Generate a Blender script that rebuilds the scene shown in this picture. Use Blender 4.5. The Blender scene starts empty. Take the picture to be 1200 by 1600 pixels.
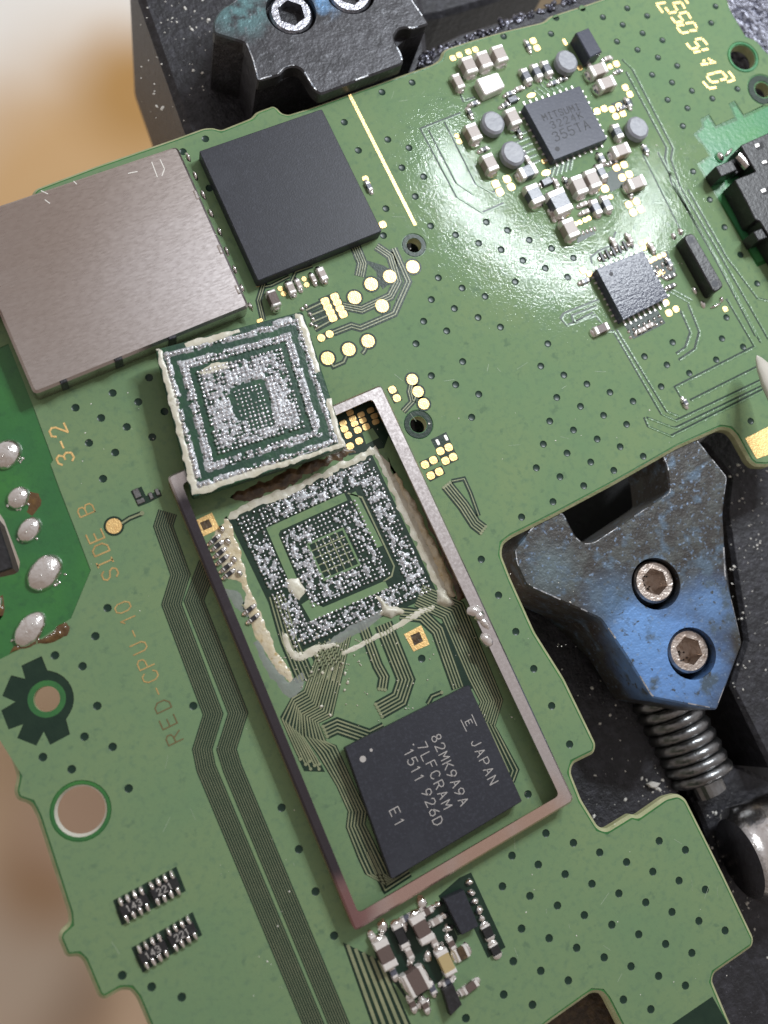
import bpy, bmesh, math, random
from mathutils import Vector, Matrix, noise
from mathutils.geometry import tessellate_polygon, delaunay_2d_cdt

random.seed(7)
scene = bpy.context.scene
COL = scene.collection

# ---------------------------------------------------------------- camera (1 unit = 1 mm, board top at z = 0)
FPX, DIST = 1700.0, 70.8333
RC = [[0.881526, 0.430213, -0.194497], [-0.397635, 0.898609, 0.185439], [0.254555, -0.086131, 0.963215]]
CAM = Vector((-DIST * RC[2][0], DIST * RC[2][1], DIST * RC[2][2]))
RIGHT = Vector((RC[0][0], -RC[0][1], -RC[0][2]))
UP = Vector((-RC[1][0], RC[1][1], RC[1][2]))
BACK = Vector((-RC[2][0], RC[2][1], RC[2][2]))
cd = bpy.data.cameras.new('camera')
cam = bpy.data.objects.new('camera', cd)
COL.objects.link(cam)
m = Matrix((RIGHT, UP, BACK)).transposed().to_4x4()
m.translation = CAM
cam.matrix_world = m
cd.sensor_fit = 'HORIZONTAL'
cd.sensor_width = 1200.0
cd.lens = FPX
cd.clip_start = 1.0
cd.clip_end = 3000.0
cd.dof.use_dof = True
cd.dof.focus_distance = 72.0
cd.dof.aperture_fstop = cd.lens * 1e-3 / (2 * 0.5)      # lens pupil radius 0.5 mm
scene.camera = cam
scene.unit_settings.scale_length = 0.001

# ---------------------------------------------------------------- room light and the ring lamp over the bench
world = bpy.data.worlds.new('World')
scene.world = world
world.use_nodes = True
bg = world.node_tree.nodes['Background']
bg.inputs[0].default_value = (0.33, 0.30, 0.285, 1)
bg.inputs[1].default_value = 1.2
wt = world.node_tree
wtc = wt.nodes.new('ShaderNodeTexCoord')
wdot = wt.nodes.new('ShaderNodeVectorMath'); wdot.operation = 'DOT_PRODUCT'
wdot.inputs[1].default_value = (0.62, 0.60, 0.0)
wt.links.new(wtc.outputs['Generated'], wdot.inputs[0])
wmr = wt.nodes.new('ShaderNodeMapRange')
wmr.inputs[1].default_value, wmr.inputs[2].default_value = -0.7, 0.7
wt.links.new(wdot.outputs['Value'], wmr.inputs[0])
wmx = wt.nodes.new('ShaderNodeMix'); wmx.data_type = 'RGBA'
wmx.inputs[6].default_value = (0.22, 0.18, 0.155, 1)
wmx.inputs[7].default_value = (0.44, 0.42, 0.42, 1)
wt.links.new(wmr.outputs[0], wmx.inputs[0])
wt.links.new(wmx.outputs[2], bg.inputs[0])
# a horseshoe-shaped bench lamp up to the right: short tubes, (x, y) at height 100 mm, with relative output
LAMP_W = 12500.0
LAMP = [(66.0, 65.0, 1.0), (65.0, 59.5, 1.0), (65.3, 54.0, 1.0), (67.0, 48.5, 1.0), (70.0, 43.5, 1.0), (74.0, 39.5, 1.0), (79.0, 36.5, 1.0), (84.8, 35.2, 0.9), (90.5, 36.5, 0.85), (95.0, 40.5, 0.8), (97.5, 46.5, 0.75)]
AIM = Vector((18, 8, 0))
for i, (lx, ly, k) in enumerate(LAMP):
    ld = bpy.data.lights.new('lamp_tube', 'AREA')
    ld.shape = 'RECTANGLE'
    ld.size, ld.size_y = 6.0, 3.6
    ld.energy = LAMP_W * k
    ld.color = (0.90, 0.955, 1.0)
    lo = bpy.data.objects.new('lamp_tube', ld)
    COL.objects.link(lo)
    p_ = Vector((lx - 1.5, ly - 4.0, 100.0))
    n0, n1 = LAMP[max(0, i - 1)], LAMP[min(len(LAMP) - 1, i + 1)]
    tan = Vector((n1[0] - n0[0], n1[1] - n0[1], 0)).normalized()
    zax = (p_ - AIM).normalized()
    xax = (tan - zax * tan.dot(zax)).normalized()
    lo.matrix_world = Matrix((xax, zax.cross(xax), zax)).transposed().to_4x4()
    lo.matrix_world.translation = p_
vs = scene.view_settings
vs.view_transform = 'Standard'
vs.look = 'None'
vs.exposure = 0.22
vs.gamma = 1.0
vs.use_curve_mapping = False


def P(x, y, z=0.0):
    """a point of the photograph, seen on the level z (mm) of the bench"""
    d = RIGHT * ((x - 600) / FPX) + UP * (-(y - 800) / FPX) - BACK
    t = (z - CAM.z) / d.z
    return CAM + d * t


def PL(pts, z=0.0):
    return [P(x, y, z) for x, y in pts]


def zz(ox, oy, s, pts):
    return [(ox + x / s, oy + y / s) for x, y in pts]


def pxmm(x, y, z=0.0):
    """pixels per mm at a point"""
    return FPX / (P(x, y, z) - CAM).dot(-BACK)


# ---------------------------------------------------------------- materials
def mat(name, col, rough=0.5, metal=0.0, bump=None, var=None, spec=0.5, rvar=None, trans=None, col2=None, coat=0.0, stain_or_sheen=(), stretch=None):
    mt = bpy.data.materials.new(name)
    mt.use_nodes = True
    nt = mt.node_tree
    b = nt.nodes['Principled BSDF']
    b.inputs['Base Color'].default_value = (*col, 1)
    b.inputs['Roughness'].default_value = rough
    b.inputs['Metallic'].default_value = metal
    b.inputs['Specular IOR Level'].default_value = spec
    b.inputs['Coat Weight'].default_value = coat
    b.inputs['Coat Roughness'].default_value = 0.15
    tc = nt.nodes.new('ShaderNodeTexCoord')
    def nz(scale, detail=4.0, rg=0.6):
        n = nt.nodes.new('ShaderNodeTexNoise')
        n.inputs['Scale'].default_value = scale
        n.inputs['Detail'].default_value = detail
        n.inputs['Roughness'].default_value = rg
        if stretch:
            mp = nt.nodes.new('ShaderNodeMapping')
            mp.inputs['Scale'].default_value = stretch
            mp.inputs['Rotation'].default_value = (0, 0, 0.5)
            nt.links.new(tc.outputs['Object'], mp.inputs[0])
            nt.links.new(mp.outputs[0], n.inputs['Vector'])
        else:
            nt.links.new(tc.outputs['Object'], n.inputs['Vector'])
        return n
    if var:
        prev = None
        for sc, lo, hi, c2 in var:
            n = nz(sc)
            r = nt.nodes.new('ShaderNodeValToRGB')
            r.color_ramp.elements[0].position = lo
            r.color_ramp.elements[1].position = hi
            nt.links.new(n.outputs['Fac'], r.inputs[0])
            mx = nt.nodes.new('ShaderNodeMix')
            mx.data_type = 'RGBA'
            mx.inputs[6].default_value = (*col, 1)
            if prev:
                nt.links.new(prev, mx.inputs[6])
            mx.inputs[7].default_value = (*c2, 1)
            nt.links.new(r.outputs[0], mx.inputs[0])
            prev = mx.outputs[2]
        nt.links.new(prev, b.inputs['Base Color'])
    if stain_or_sheen:
        prev = None
        bc = b.inputs['Base Color']
        if bc.links: prev = bc.links[0].from_socket
        wn = nz(0.45, 3.0)
        for (px, py, pz, rad, soft, c2) in stain_or_sheen:
            dn = nt.nodes.new('ShaderNodeVectorMath'); dn.operation = 'DISTANCE'
            dn.inputs[1].default_value = P(px, py, pz)
            nt.links.new(tc.outputs['Object'], dn.inputs[0])
            ad = nt.nodes.new('ShaderNodeMath'); ad.operation = 'MULTIPLY_ADD'
            ad.inputs[1].default_value = rad * 0.9
            nt.links.new(wn.outputs['Fac'], ad.inputs[0])
            nt.links.new(dn.outputs['Value'], ad.inputs[2])
            mr = nt.nodes.new('ShaderNodeMapRange'); mr.interpolation_type = 'SMOOTHSTEP'
            mr.inputs[1].default_value, mr.inputs[2].default_value = rad * 1.45 + soft, rad * 1.45 - soft
            nt.links.new(ad.outputs[0], mr.inputs[0])
            fac = mr.outputs[0]
            mx = nt.nodes.new('ShaderNodeMix'); mx.data_type = 'RGBA'
            mx.inputs[6].default_value = (*col, 1)
            if prev: nt.links.new(prev, mx.inputs[6])
            mx.inputs[7].default_value = (*c2, 1)
            nt.links.new(fac, mx.inputs[0])
            prev = mx.outputs[2]
        nt.links.new(prev, bc)
    if rvar:
        n = nz(rvar[0])
        mr = nt.nodes.new('ShaderNodeMapRange')
        mr.inputs[1].default_value, mr.inputs[2].default_value = 0.3, 0.7
        mr.inputs[3].default_value, mr.inputs[4].default_value = rvar[1], rvar[2]
        nt.links.new(n.outputs['Fac'], mr.inputs[0])
        nt.links.new(mr.outputs[0], b.inputs['Roughness'])
    if bump:
        prev = None
        for sc, dist in bump:
            n = nz(sc, 2.0)
            bp = nt.nodes.new('ShaderNodeBump')
            bp.inputs['Strength'].default_value = 1.0
            bp.inputs['Distance'].default_value = dist
            nt.links.new(n.outputs['Fac'], bp.inputs['Height'])
            if prev:
                nt.links.new(prev.outputs[0], bp.inputs['Normal'])
            prev = bp
        nt.links.new(prev.outputs[0], b.inputs['Normal'])
    if trans:
        b.inputs['Alpha'].default_value = trans
    return mt


def add_speckle(mt, layers):
    nt = mt.node_tree
    b = nt.nodes['Principled BSDF']
    tc = nt.nodes.new('ShaderNodeTexCoord')
    for sc, lo, hi, c2 in layers:
        prev = b.inputs['Base Color'].links[0].from_socket
        n = nt.nodes.new('ShaderNodeTexNoise')
        n.inputs['Scale'].default_value = sc
        n.inputs['Detail'].default_value = 4
        nt.links.new(tc.outputs['Object'], n.inputs['Vector'])
        r = nt.nodes.new('ShaderNodeValToRGB')
        r.color_ramp.elements[0].position, r.color_ramp.elements[1].position = lo, hi
        nt.links.new(n.outputs['Fac'], r.inputs[0])
        mx = nt.nodes.new('ShaderNodeMix'); mx.data_type = 'RGBA'
        nt.links.new(prev, mx.inputs[6])
        mx.inputs[7].default_value = (*c2, 1)
        nt.links.new(r.outputs[0], mx.inputs[0])
        nt.links.new(mx.outputs[2], b.inputs['Base Color'])


M = {}
M['pour'] = mat('green_solder_mask_over_copper', (0.160, 0.255, 0.138), 0.10, bump=[(5.0, 0.0068), (0.6, 0.012)], var=[(0.16, 0.35, 0.7, (0.190, 0.272, 0.14)), (2.2, 0.5, 0.75, (0.140, 0.222, 0.131)), (0.9, 0.62, 0.70, (0.130, 0.205, 0.120)), (11, 0.64, 0.74, (0.105, 0.18, 0.10))], spec=0.095, rvar=(1.1, 0.03, 0.10))
M['bare'] = mat('green_solder_mask_over_laminate', (0.030, 0.140, 0.042), 0.30, bump=[(3.0, 0.015)], var=[(0.2, 0.4, 0.7, (0.045, 0.19, 0.04)), (1.6, 0.5, 0.8, (0.024, 0.11, 0.038))])
M['bare_light'] = mat('bright_green_mask', (0.05, 0.23, 0.10), 0.30, bump=[(3.0, 0.015)], var=[(0.3, 0.4, 0.7, (0.06, 0.26, 0.08))])
M['edge'] = mat('laminate_edge', (0.30, 0.33, 0.17), 0.6, bump=[(6, 0.04)], var=[(1.2, 0.4, 0.7, (0.40, 0.40, 0.24))])
M['dark'] = mat('dark_green_gap', (0.011, 0.030, 0.019), 0.35, bump=[(5, 0.01)], var=[(1.0, 0.4, 0.7, (0.016, 0.038, 0.023))], spec=0.3)
M['trace'] = mat('mask_covered_trace', (0.21, 0.24, 0.135), 0.35, bump=[(6, 0.015)], var=[(0.8, 0.4, 0.7, (0.30, 0.31, 0.18))])
M['trace_dim'] = mat('buried_trace', (0.16, 0.185, 0.11), 0.4, var=[(0.6, 0.4, 0.7, (0.20, 0.215, 0.13))], spec=0.2)
M['ridge'] = mat('raised_mask_trace', (0.15, 0.26, 0.13), 0.26, bump=[(5, 0.03)])
M['via'] = mat('via_plug', (0.011, 0.032, 0.021), 0.3, spec=0.3)
M['gold'] = mat('gold_plating', (0.86, 0.60, 0.26), 0.42, 0.85, bump=[(9, 0.02)], var=[(3, 0.45, 0.75, (0.80, 0.50, 0.20))])
M['gold_print'] = mat('tan_legend', (0.50, 0.34, 0.13), 0.5, 0.3, bump=[(12, 0.02)], var=[(0.9, 0.45, 0.65, (0.36, 0.24, 0.09))])
M['brown_print'] = mat('brown_legend', (0.16, 0.12, 0.05), 0.5, 0.2)
M['copper'] = mat('bare_copper', (0.62, 0.38, 0.20), 0.45, 0.7, bump=[(6, 0.02)])
M['tin'] = mat('tinned_steel_sheet', (0.47, 0.42, 0.395), 0.28, 1.0, bump=[(7, 0.0045)], var=[(7, 0.45, 0.9, (0.55, 0.50, 0.48)), (0.5, 0.66, 0.74, (0.49, 0.44, 0.42))], rvar=(5, 0.25, 0.36), stretch=(0.45, 1.6, 1.0), stain_or_sheen=[(70, 330, 1.55, 7.0, 5.5, (0.40, 0.335, 0.30)), (330, 450, 1.55, 5.0, 6.0, (0.64, 0.60, 0.60))])  # the two spots paint a brown-to-silver reflection into the colour
M['frame'] = mat('frame_steel', (0.62, 0.58, 0.58), 0.24, 1.0, bump=[(7, 0.003)], var=[(7, 0.45, 0.9, (0.70, 0.66, 0.65))], rvar=(5, 0.2, 0.3), stain_or_sheen=[(x_, y_, 1.35, 2.6, 1.2, (0.085, 0.078, 0.09)) for x_, y_ in ((300, 830), (335, 915), (370, 1000), (405, 1085), (440, 1170), (475, 1250), (505, 1325))] + [(545, 1425, 1.35, 1.7, 0.9, (0.34, 0.20, 0.20)), (650, 1390, 1.35, 2.4, 1.5, (0.60, 0.42, 0.37)), (760, 1325, 1.35, 2.6, 1.5, (0.62, 0.44, 0.36)), (840, 1278, 1.35, 2.0, 1.5, (0.62, 0.45, 0.37))])  # dark left rail and maroon-pink lower rail are reflections painted into the steel colour
M['frame_wall'] = mat('cut_frame_edge', (0.52, 0.36, 0.25), 0.4, 0.9, bump=[(6, 0.02)])
M['chip'] = mat('black_mould_compound', (0.025, 0.027, 0.036), 0.44, bump=[(9, 0.008)], var=[(5, 0.5, 0.8, (0.046, 0.050, 0.066)), (0.4, 0.55, 0.75, (0.034, 0.037, 0.048))], spec=0.36)
M['chip_gloss'] = mat('grey_mould_compound', (0.055, 0.060, 0.085), 0.34, bump=[(6, 0.008)], var=[(4, 0.5, 0.8, (0.075, 0.080, 0.11))], spec=0.22)
M['chip_glitter'] = mat('glittering_mould_compound', (0.06, 0.066, 0.095), 0.2, bump=[(4.5, 0.018)], var=[(4, 0.5, 0.7, (0.09, 0.097, 0.13))], spec=0.2)
M['black'] = mat('black_plastic', (0.014, 0.014, 0.016), 0.4, bump=[(4, 0.03)], var=[(3, 0.5, 0.75, (0.03, 0.03, 0.034))])
M['laser'] = mat('laser_mark', (0.42, 0.40, 0.38), 0.6)
M['laser_dark'] = mat('dark_laser_mark', (0.022, 0.022, 0.03), 0.5, spec=0.35)
M['cap'] = mat('capacitor_ceramic', (0.40, 0.345, 0.315), 0.42, bump=[(7, 0.015)])
M['cap_brown'] = mat('brown_ceramic', (0.12, 0.085, 0.075), 0.45, bump=[(7, 0.015)])
M['cap_tan'] = mat('tan_ceramic', (0.46, 0.36, 0.18), 0.45, bump=[(7, 0.015)])
M['res'] = mat('resistor_glaze', (0.10, 0.108, 0.14), 0.3, bump=[(7, 0.012)])
M['coil'] = mat('inductor_resin', (0.24, 0.25, 0.285), 0.42, bump=[(3, 0.03)], var=[(2, 0.4, 0.7, (0.30, 0.31, 0.34))])
M['term'] = mat('tin_terminal', (0.82, 0.79, 0.76), 0.36, 0.35, bump=[(6, 0.02)])
M['solder'] = mat('solder', (0.84, 0.82, 0.80), 0.16, 1.0, bump=[(2.2, 0.06), (9, 0.012)], var=[(2.5, 0.5, 0.75, (0.66, 0.60, 0.55))])
M['ball'] = mat('solder_ball', (0.88, 0.88, 0.91), 0.24, 0.9, bump=[(9, 0.02)])
M['residue'] = mat('grey_solder_smear', (0.46, 0.47, 0.49), 0.36, 0.25, bump=[(5, 0.04), (12, 0.015)], var=[(4.0, 0.46, 0.60, (0.20, 0.21, 0.22)), (11, 0.5, 0.65, (0.62, 0.63, 0.66))])
M['cream'] = mat('cream_underfill', (0.56, 0.53, 0.42), 0.3, bump=[(3, 0.02), (10, 0.012)], var=[(1.2, 0.4, 0.65, (0.63, 0.61, 0.52)), (3.5, 0.6, 0.72, (0.40, 0.38, 0.27))])
M['amber'] = mat('amber_underfill', (0.56, 0.47, 0.30), 0.24, bump=[(3, 0.06)], var=[(0.8, 0.4, 0.65, (0.60, 0.55, 0.43)), (2.5, 0.58, 0.7, (0.42, 0.31, 0.14))])
M['smear'] = mat('milky_smear', (0.30, 0.33, 0.31), 0.35, bump=[(3, 0.04)], trans=0.6, var=[(0.9, 0.4, 0.7, (0.36, 0.38, 0.36))])
M['brown'] = mat('burnt_resin_and_shade', (0.055, 0.034, 0.017), 0.35, bump=[(3, 0.06)], var=[(1.5, 0.45, 0.7, (0.15, 0.095, 0.045))])
M['flux'] = mat('brown_flux', (0.09, 0.045, 0.012), 0.12, bump=[(3, 0.06)], var=[(1.5, 0.45, 0.7, (0.16, 0.085, 0.02))], coat=0.5)
M['substrate_chip'] = mat('dark_green_package', (0.010, 0.048, 0.028), 0.35, bump=[(4, 0.02)], var=[(1.2, 0.45, 0.7, (0.016, 0.075, 0.03))])
M['holder'] = mat('black_cast_metal', (0.022, 0.022, 0.026), 0.5, 0.25, bump=[(2.2, 0.10), (9, 0.03)], var=[(1.3, 0.45, 0.7, (0.045, 0.045, 0.055)), (6, 0.66, 0.72, (0.20, 0.20, 0.22))])
M['holder_dark'] = mat('black_recess', (0.006, 0.006, 0.008), 0.6, bump=[(2, 0.05)])
M['dross'] = mat('grey_dross', (0.16, 0.16, 0.19), 0.34, 0.8, bump=[(2.5, 0.12)], var=[(2.5, 0.48, 0.6, (0.035, 0.035, 0.05))])
M['jaw'] = mat('heat_blued_jaw', (0.040, 0.037, 0.034), 0.42, 0.4, bump=[(1.6, 0.04), (7, 0.015)], var=[(0.8, 0.48, 0.64, (0.065, 0.07, 0.066))], stain_or_sheen=[(960, 940, -0.35, 1.6, 1.4, (0.075, 0.13, 0.21)), (1050, 1030, -0.35, 3.6, 1.6, (0.13, 0.27, 0.56)), (1112, 945, -0.35, 1.6, 1.4, (0.11, 0.21, 0.40)), (1000, 990, -0.35, 1.9, 1.0, (0.14, 0.29, 0.58)), (860, 890, -0.35, 1.4, 1.2, (0.09, 0.12, 0.13))])
add_speckle(M['jaw'], [(0.7, 0.56, 0.66, (0.075, 0.11, 0.15)), (2.2, 0.62, 0.70, (0.06, 0.07, 0.075)), (3.6, 0.60, 0.76, (0.17, 0.25, 0.38)), (9, 0.70, 0.76, (0.28, 0.31, 0.34))])
M['jaw_grey'] = mat('worn_grey_jaw', (0.058, 0.058, 0.064), 0.42, 0.5, bump=[(1.4, 0.06), (6, 0.02)], stain_or_sheen=[(375, 14, 1.25, 1.7, 1.3, (0.10, 0.19, 0.20)), (500, 2, 1.25, 1.0, 0.9, (0.10, 0.20, 0.34))])
add_speckle(M['jaw_grey'], [(0.9, 0.5, 0.64, (0.042, 0.042, 0.046)), (2.6, 0.60, 0.76, (0.16, 0.165, 0.18))])
M['screw'] = mat('screw_steel', (0.62, 0.55, 0.50), 0.34, 1.0, bump=[(4, 0.05)], var=[(2, 0.45, 0.7, (0.42, 0.33, 0.27))])
M['chrome'] = mat('bright_steel', (0.68, 0.66, 0.65), 0.22, 1.0, bump=[(5, 0.02)], var=[(2, 0.5, 0.75, (0.45, 0.40, 0.36))])
M['springsteel'] = mat('spring_steel', (0.26, 0.265, 0.27), 0.3, 1.0, bump=[(4, 0.03)], var=[(1.5, 0.45, 0.7, (0.16, 0.16, 0.16))])
M['wear'] = mat('bare_worn_edge', (0.42, 0.42, 0.43), 0.35, 0.8, bump=[(4, 0.03)], var=[(2, 0.45, 0.6, (0.14, 0.15, 0.17))])
M['scratch'] = mat('mask_scratch', (0.30, 0.38, 0.27), 0.5)
M['dust'] = mat('pale_dust', (0.75, 0.73, 0.68), 0.6)
M['bone'] = mat('pale_tip', (0.55, 0.52, 0.46), 0.35)
M['white_wall'] = mat('pale_hole_wall', (0.62, 0.62, 0.54), 0.5, bump=[(4, 0.04)])

# table: white sheet with scorched brown stains (stains have fixed places on the sheet)
def table_mat():
    mt = bpy.data.materials.new('stained_white_sheet')
    mt.use_nodes = True
    nt = mt.node_tree
    b = nt.nodes['Principled BSDF']
    b.inputs['Roughness'].default_value = 0.75
    geo = nt.nodes.new('ShaderNodeNewGeometry')
    nzt = nt.nodes.new('ShaderNodeTexNoise')
    nzt.inputs['Scale'].default_value = 0.035
    nzt.inputs['Detail'].default_value = 3
    nt.links.new(geo.outputs['Position'], nzt.inputs['Vector'])
    prev = None
    base = (0.95, 0.925, 0.87)
    for (cx, cy, rad, col, soft) in TABLE_STAINS:
        c = P(cx, cy, TABLE_Z)
        dn = nt.nodes.new('ShaderNodeVectorMath'); dn.operation = 'DISTANCE'
        dn.inputs[1].default_value = c
        nt.links.new(geo.outputs['Position'], dn.inputs[0])
        ad = nt.nodes.new('ShaderNodeMath'); ad.operation = 'MULTIPLY_ADD'
        ad.inputs[1].default_value = rad * 0.9
        nt.links.new(nzt.outputs['Fac'], ad.inputs[0])
        nt.links.new(dn.outputs['Value'], ad.inputs[2])
        mr = nt.nodes.new('ShaderNodeMapRange')
        mr.interpolation_type = 'SMOOTHSTEP'
        mr.inputs[1].default_value = rad * 1.45 + soft
        mr.inputs[2].default_value = rad * 1.45 - soft
        nt.links.new(ad.outputs[0], mr.inputs[0])
        mx = nt.nodes.new('ShaderNodeMix'); mx.data_type = 'RGBA'
        mx.inputs[6].default_value = (*base, 1)
        if prev: nt.links.new(prev, mx.inputs[6])
        mx.inputs[7].default_value = (*col, 1)
        nt.links.new(mr.outputs[0], mx.inputs[0])
        prev = mx.outputs[2]
    nt.links.new(prev, b.inputs['Base Color'])
    return mt
TABLE_Z = -45.0
TABLE_STAINS = [(140, 320, 17, (0.66, 0.42, 0.20), 10), (215, 150, 6, (0.50, 0.28, 0.09), 5), (60, 1450, 40, (0.95, 0.72, 0.51), 12), (90, 1560, 4, (0.40, 0.25, 0.15), 4), (10, 1500, 7, (0.82, 0.68, 0.54), 5), (60, 1180, 6, (0.80, 0.58, 0.38), 5), (70, 1370, 4, (0.62, 0.40, 0.24), 4), (130, 1270, 5, (0.86, 0.62, 0.46), 4), (790, 50, 20, (0.22, 0.165, 0.10), 8), (910, 1590, 10, (0.14, 0.085, 0.055), 5)]
M['table'] = table_mat()


# ---------------------------------------------------------------- mesh helpers
def area2(p):
    return sum(p[i].x * p[(i + 1) % len(p)].y - p[(i + 1) % len(p)].x * p[i].y for i in range(len(p)))


def ccw(p):
    p = [Vector((q.x, q.y, 0)) for q in p]
    return p if area2(p) > 0 else p[::-1]


def inset(p, d, lim=1.6):
    """move a ccw outline inward by d"""
    out = []
    n = len(p)
    for i in range(n):
        a, b, c = p[i - 1], p[i], p[(i + 1) % n]
        u, v = (b - a), (c - b)
        if u.length < 1e-6 or v.length < 1e-6:
            out.append(b.copy()); continue
        u.normalize(); v.normalize()
        n1, n2 = Vector((-u.y, u.x, 0)), Vector((-v.y, v.x, 0))
        k = n1 + n2
        if k.length < 1e-4:
            out.append(b + n1 * d); continue
        k.normalize()
        out.append(b + k * (d * min(lim, 1 / max(0.2, k.dot(n1)))))
    return out


def fillet(p, r, seg=3):
    out = []
    n = len(p)
    for i in range(n):
        a, b, c = p[i - 1], p[i], p[(i + 1) % n]
        u, v = a - b, c - b
        l = min(r, u.length * 0.42, v.length * 0.42)
        s, e = b + u.normalized() * l, b + v.normalized() * l
        for k in range(seg + 1):
            t = k / seg
            out.append(s * (1 - t) ** 2 + b * 2 * t * (1 - t) + e * t * t)
    return out


class MB:
    def __init__(self):
        self.v, self.f, self.mi = [], [], []

    def add(self, vs_, fs, mi=0):
        o = len(self.v)
        self.v += [tuple(q) for q in vs_]
        self.f += [tuple(o + i for i in f) for f in fs]
        self.mi += [mi] * len(fs)

    def prism(self, poly, z0, z1, ch=0.0, holes=(), side_mi=0, bottom=False):
        p = ccw(poly)
        top = inset(p, ch) if ch else p
        hs = [ccw(h)[::-1] for h in holes]
        n = len(p)
        rings = [(p, z0), (p, z1 - ch), (top, z1)] if ch else [(p, z0), (p, z1)]
        vs_, fs = [], []
        for ring, z in rings:
            vs_ += [(q.x, q.y, z) for q in ring]
        for k in range(len(rings) - 1):
            for i in range(n):
                j = (i + 1) % n
                fs.append((k * n + i, k * n + j, (k + 1) * n + j, (k + 1) * n + i))
        self.add(vs_, fs, side_mi)
        for h in hs:
            nh = len(h)
            self.add([(q.x, q.y, z0) for q in h] + [(q.x, q.y, z1) for q in h], [(i, (i + 1) % nh, nh + (i + 1) % nh, nh + i) for i in range(nh)], side_mi)
        loops = [[Vector((q.x, q.y, 0)) for q in top]] + [[Vector((q.x, q.y, 0)) for q in h] for h in hs]
        tri = tessellate_polygon(loops)
        flat = [q for l in loops for q in l]
        fl = []
        for t in tri:
            a, b, c = (flat[k] for k in t)
            cr = (b - a).cross(c - a).z
            if abs(cr) < 1e-9: continue
            fl.append(t if cr > 0 else t[::-1])
        self.add([(q.x, q.y, z1) for q in flat], fl)
        if bottom:
            self.add([(q.x, q.y, z0) for q in flat], [t[::-1] for t in fl])

    def box(self, cx, cy, z0, lx, ly, lz, ang=0.0, ch=0.0, mi=0):
        c, s = math.cos(ang), math.sin(ang)
        pl = [Vector((cx + c * x - s * y, cy + s * x + c * y, 0)) for x, y in ((-lx / 2, -ly / 2), (lx / 2, -ly / 2), (lx / 2, ly / 2), (-lx / 2, ly / 2))]
        self.prism(pl, z0, z0 + lz, ch, side_mi=mi)

    def disc(self, cx, cy, r, z0, z1, seg=20, ch=0.0, ry=None):
        self.prism([Vector((cx + r * math.cos(2 * math.pi * i / seg), cy + (ry or r) * math.sin(2 * math.pi * i / seg), 0)) for i in range(seg)], z0, z1, ch)

    def strip(self, pts, w, z0, z1):
        """a flat-topped ribbon along a polyline"""
        pts = [Vector((q.x, q.y, 0)) for q in pts]
        L, R = offline(pts, w / 2), offline(pts, -w / 2)
        n = len(pts)
        vs_ = []
        for i in range(n):
            vs_ += [(L[i].x, L[i].y, z0), (L[i].x, L[i].y, z1), (R[i].x, R[i].y, z1), (R[i].x, R[i].y, z0)]
        fs = []
        for i in range(n - 1):
            a, b = 4 * i, 4 * i + 4
            fs += [(a + 1, a + 2, b + 2, b + 1), (a, a + 1, b + 1, b), (a + 2, a + 3, b + 3, b + 2)]
        fs += [(0, 3, 2, 1), (4 * n - 4, 4 * n - 3, 4 * n - 2, 4 * n - 1)]
        self.add(vs_, fs)

    def dome(self, c, rx, ry, h, ang=0.0, seg=12, rings=4, jit=0.0, full=False):
        cs, sn = math.cos(ang), math.sin(ang)
        vs_, fs = [], []
        for k in range(rings):
            el = (math.pi / 2) * k / rings
            for i in range(seg):
                a = 2 * math.pi * i / seg
                j = 1 + jit * (random.random() - 0.5)
                x, y = rx * math.cos(el) * math.cos(a) * j, ry * math.cos(el) * math.sin(a) * j
                vs_.append((c.x + cs * x - sn * y, c.y + sn * x + cs * y, c.z + h * math.sin(el)))
        vs_.append((c.x, c.y, c.z + h))
        for k in range(rings - 1):
            for i in range(seg):
                j = (i + 1) % seg
                fs.append((k * seg + i, k * seg + j, (k + 1) * seg + j, (k + 1) * seg + i))
        t = len(vs_) - 1
        fs += [((rings - 1) * seg + i, (rings - 1) * seg + (i + 1) % seg, t) for i in range(seg)]
        self.add(vs_, fs)

    def build(self, name, mats, parent=None, smooth=False):
        me = bpy.data.meshes.new(name)
        me.from_pydata(self.v, [], self.f)
        mats = mats if isinstance(mats, (list, tuple)) else [mats]
        for x in mats:
            me.materials.append(M[x] if isinstance(x, str) else x)
        if len(mats) > 1:
            me.polygons.foreach_set('material_index', self.mi)
        if smooth:
            me.polygons.foreach_set('use_smooth', [True] * len(me.polygons))
        me.update()
        return link(name, me, parent)


def link(name, me, parent=None, loc=None, rz=0.0):
    o = bpy.data.objects.new(name, me)
    COL.objects.link(o)
    if loc is not None:
        o.location = loc
    o.rotation_euler = (0, 0, rz)
    if parent is not None:
        o.parent = parent
        if parent.type == 'EMPTY':
            o.matrix_parent_inverse = Matrix.Translation(-parent.location)
    return o


def offline(pts, d):
    out = []
    n = len(pts)
    for i in range(n):
        u = (pts[i] - pts[i - 1]).normalized() if i else None
        v = (pts[i + 1] - pts[i]).normalized() if i < n - 1 else None
        if u is None: u = v
        if v is None: v = u
        n1, n2 = Vector((-u.y, u.x, 0)), Vector((-v.y, v.x, 0))
        k = (n1 + n2).normalized()
        out.append(pts[i] + k * (d / max(0.35, k.dot(n1))))
    return out


def thing(name, label, cat, loc=(0, 0, 0), group=None):
    o = bpy.data.objects.new(name, None)
    COL.objects.link(o)
    o.location = loc
    o.empty_display_size = 2
    tag(o, label, cat, group)
    return o


def tag(o, label=None, cat=None, group=None, kind=None):
    if label: o['label'] = label
    if cat: o['category'] = cat
    if group: o['group'] = group
    if kind: o['kind'] = kind
    return o


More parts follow.
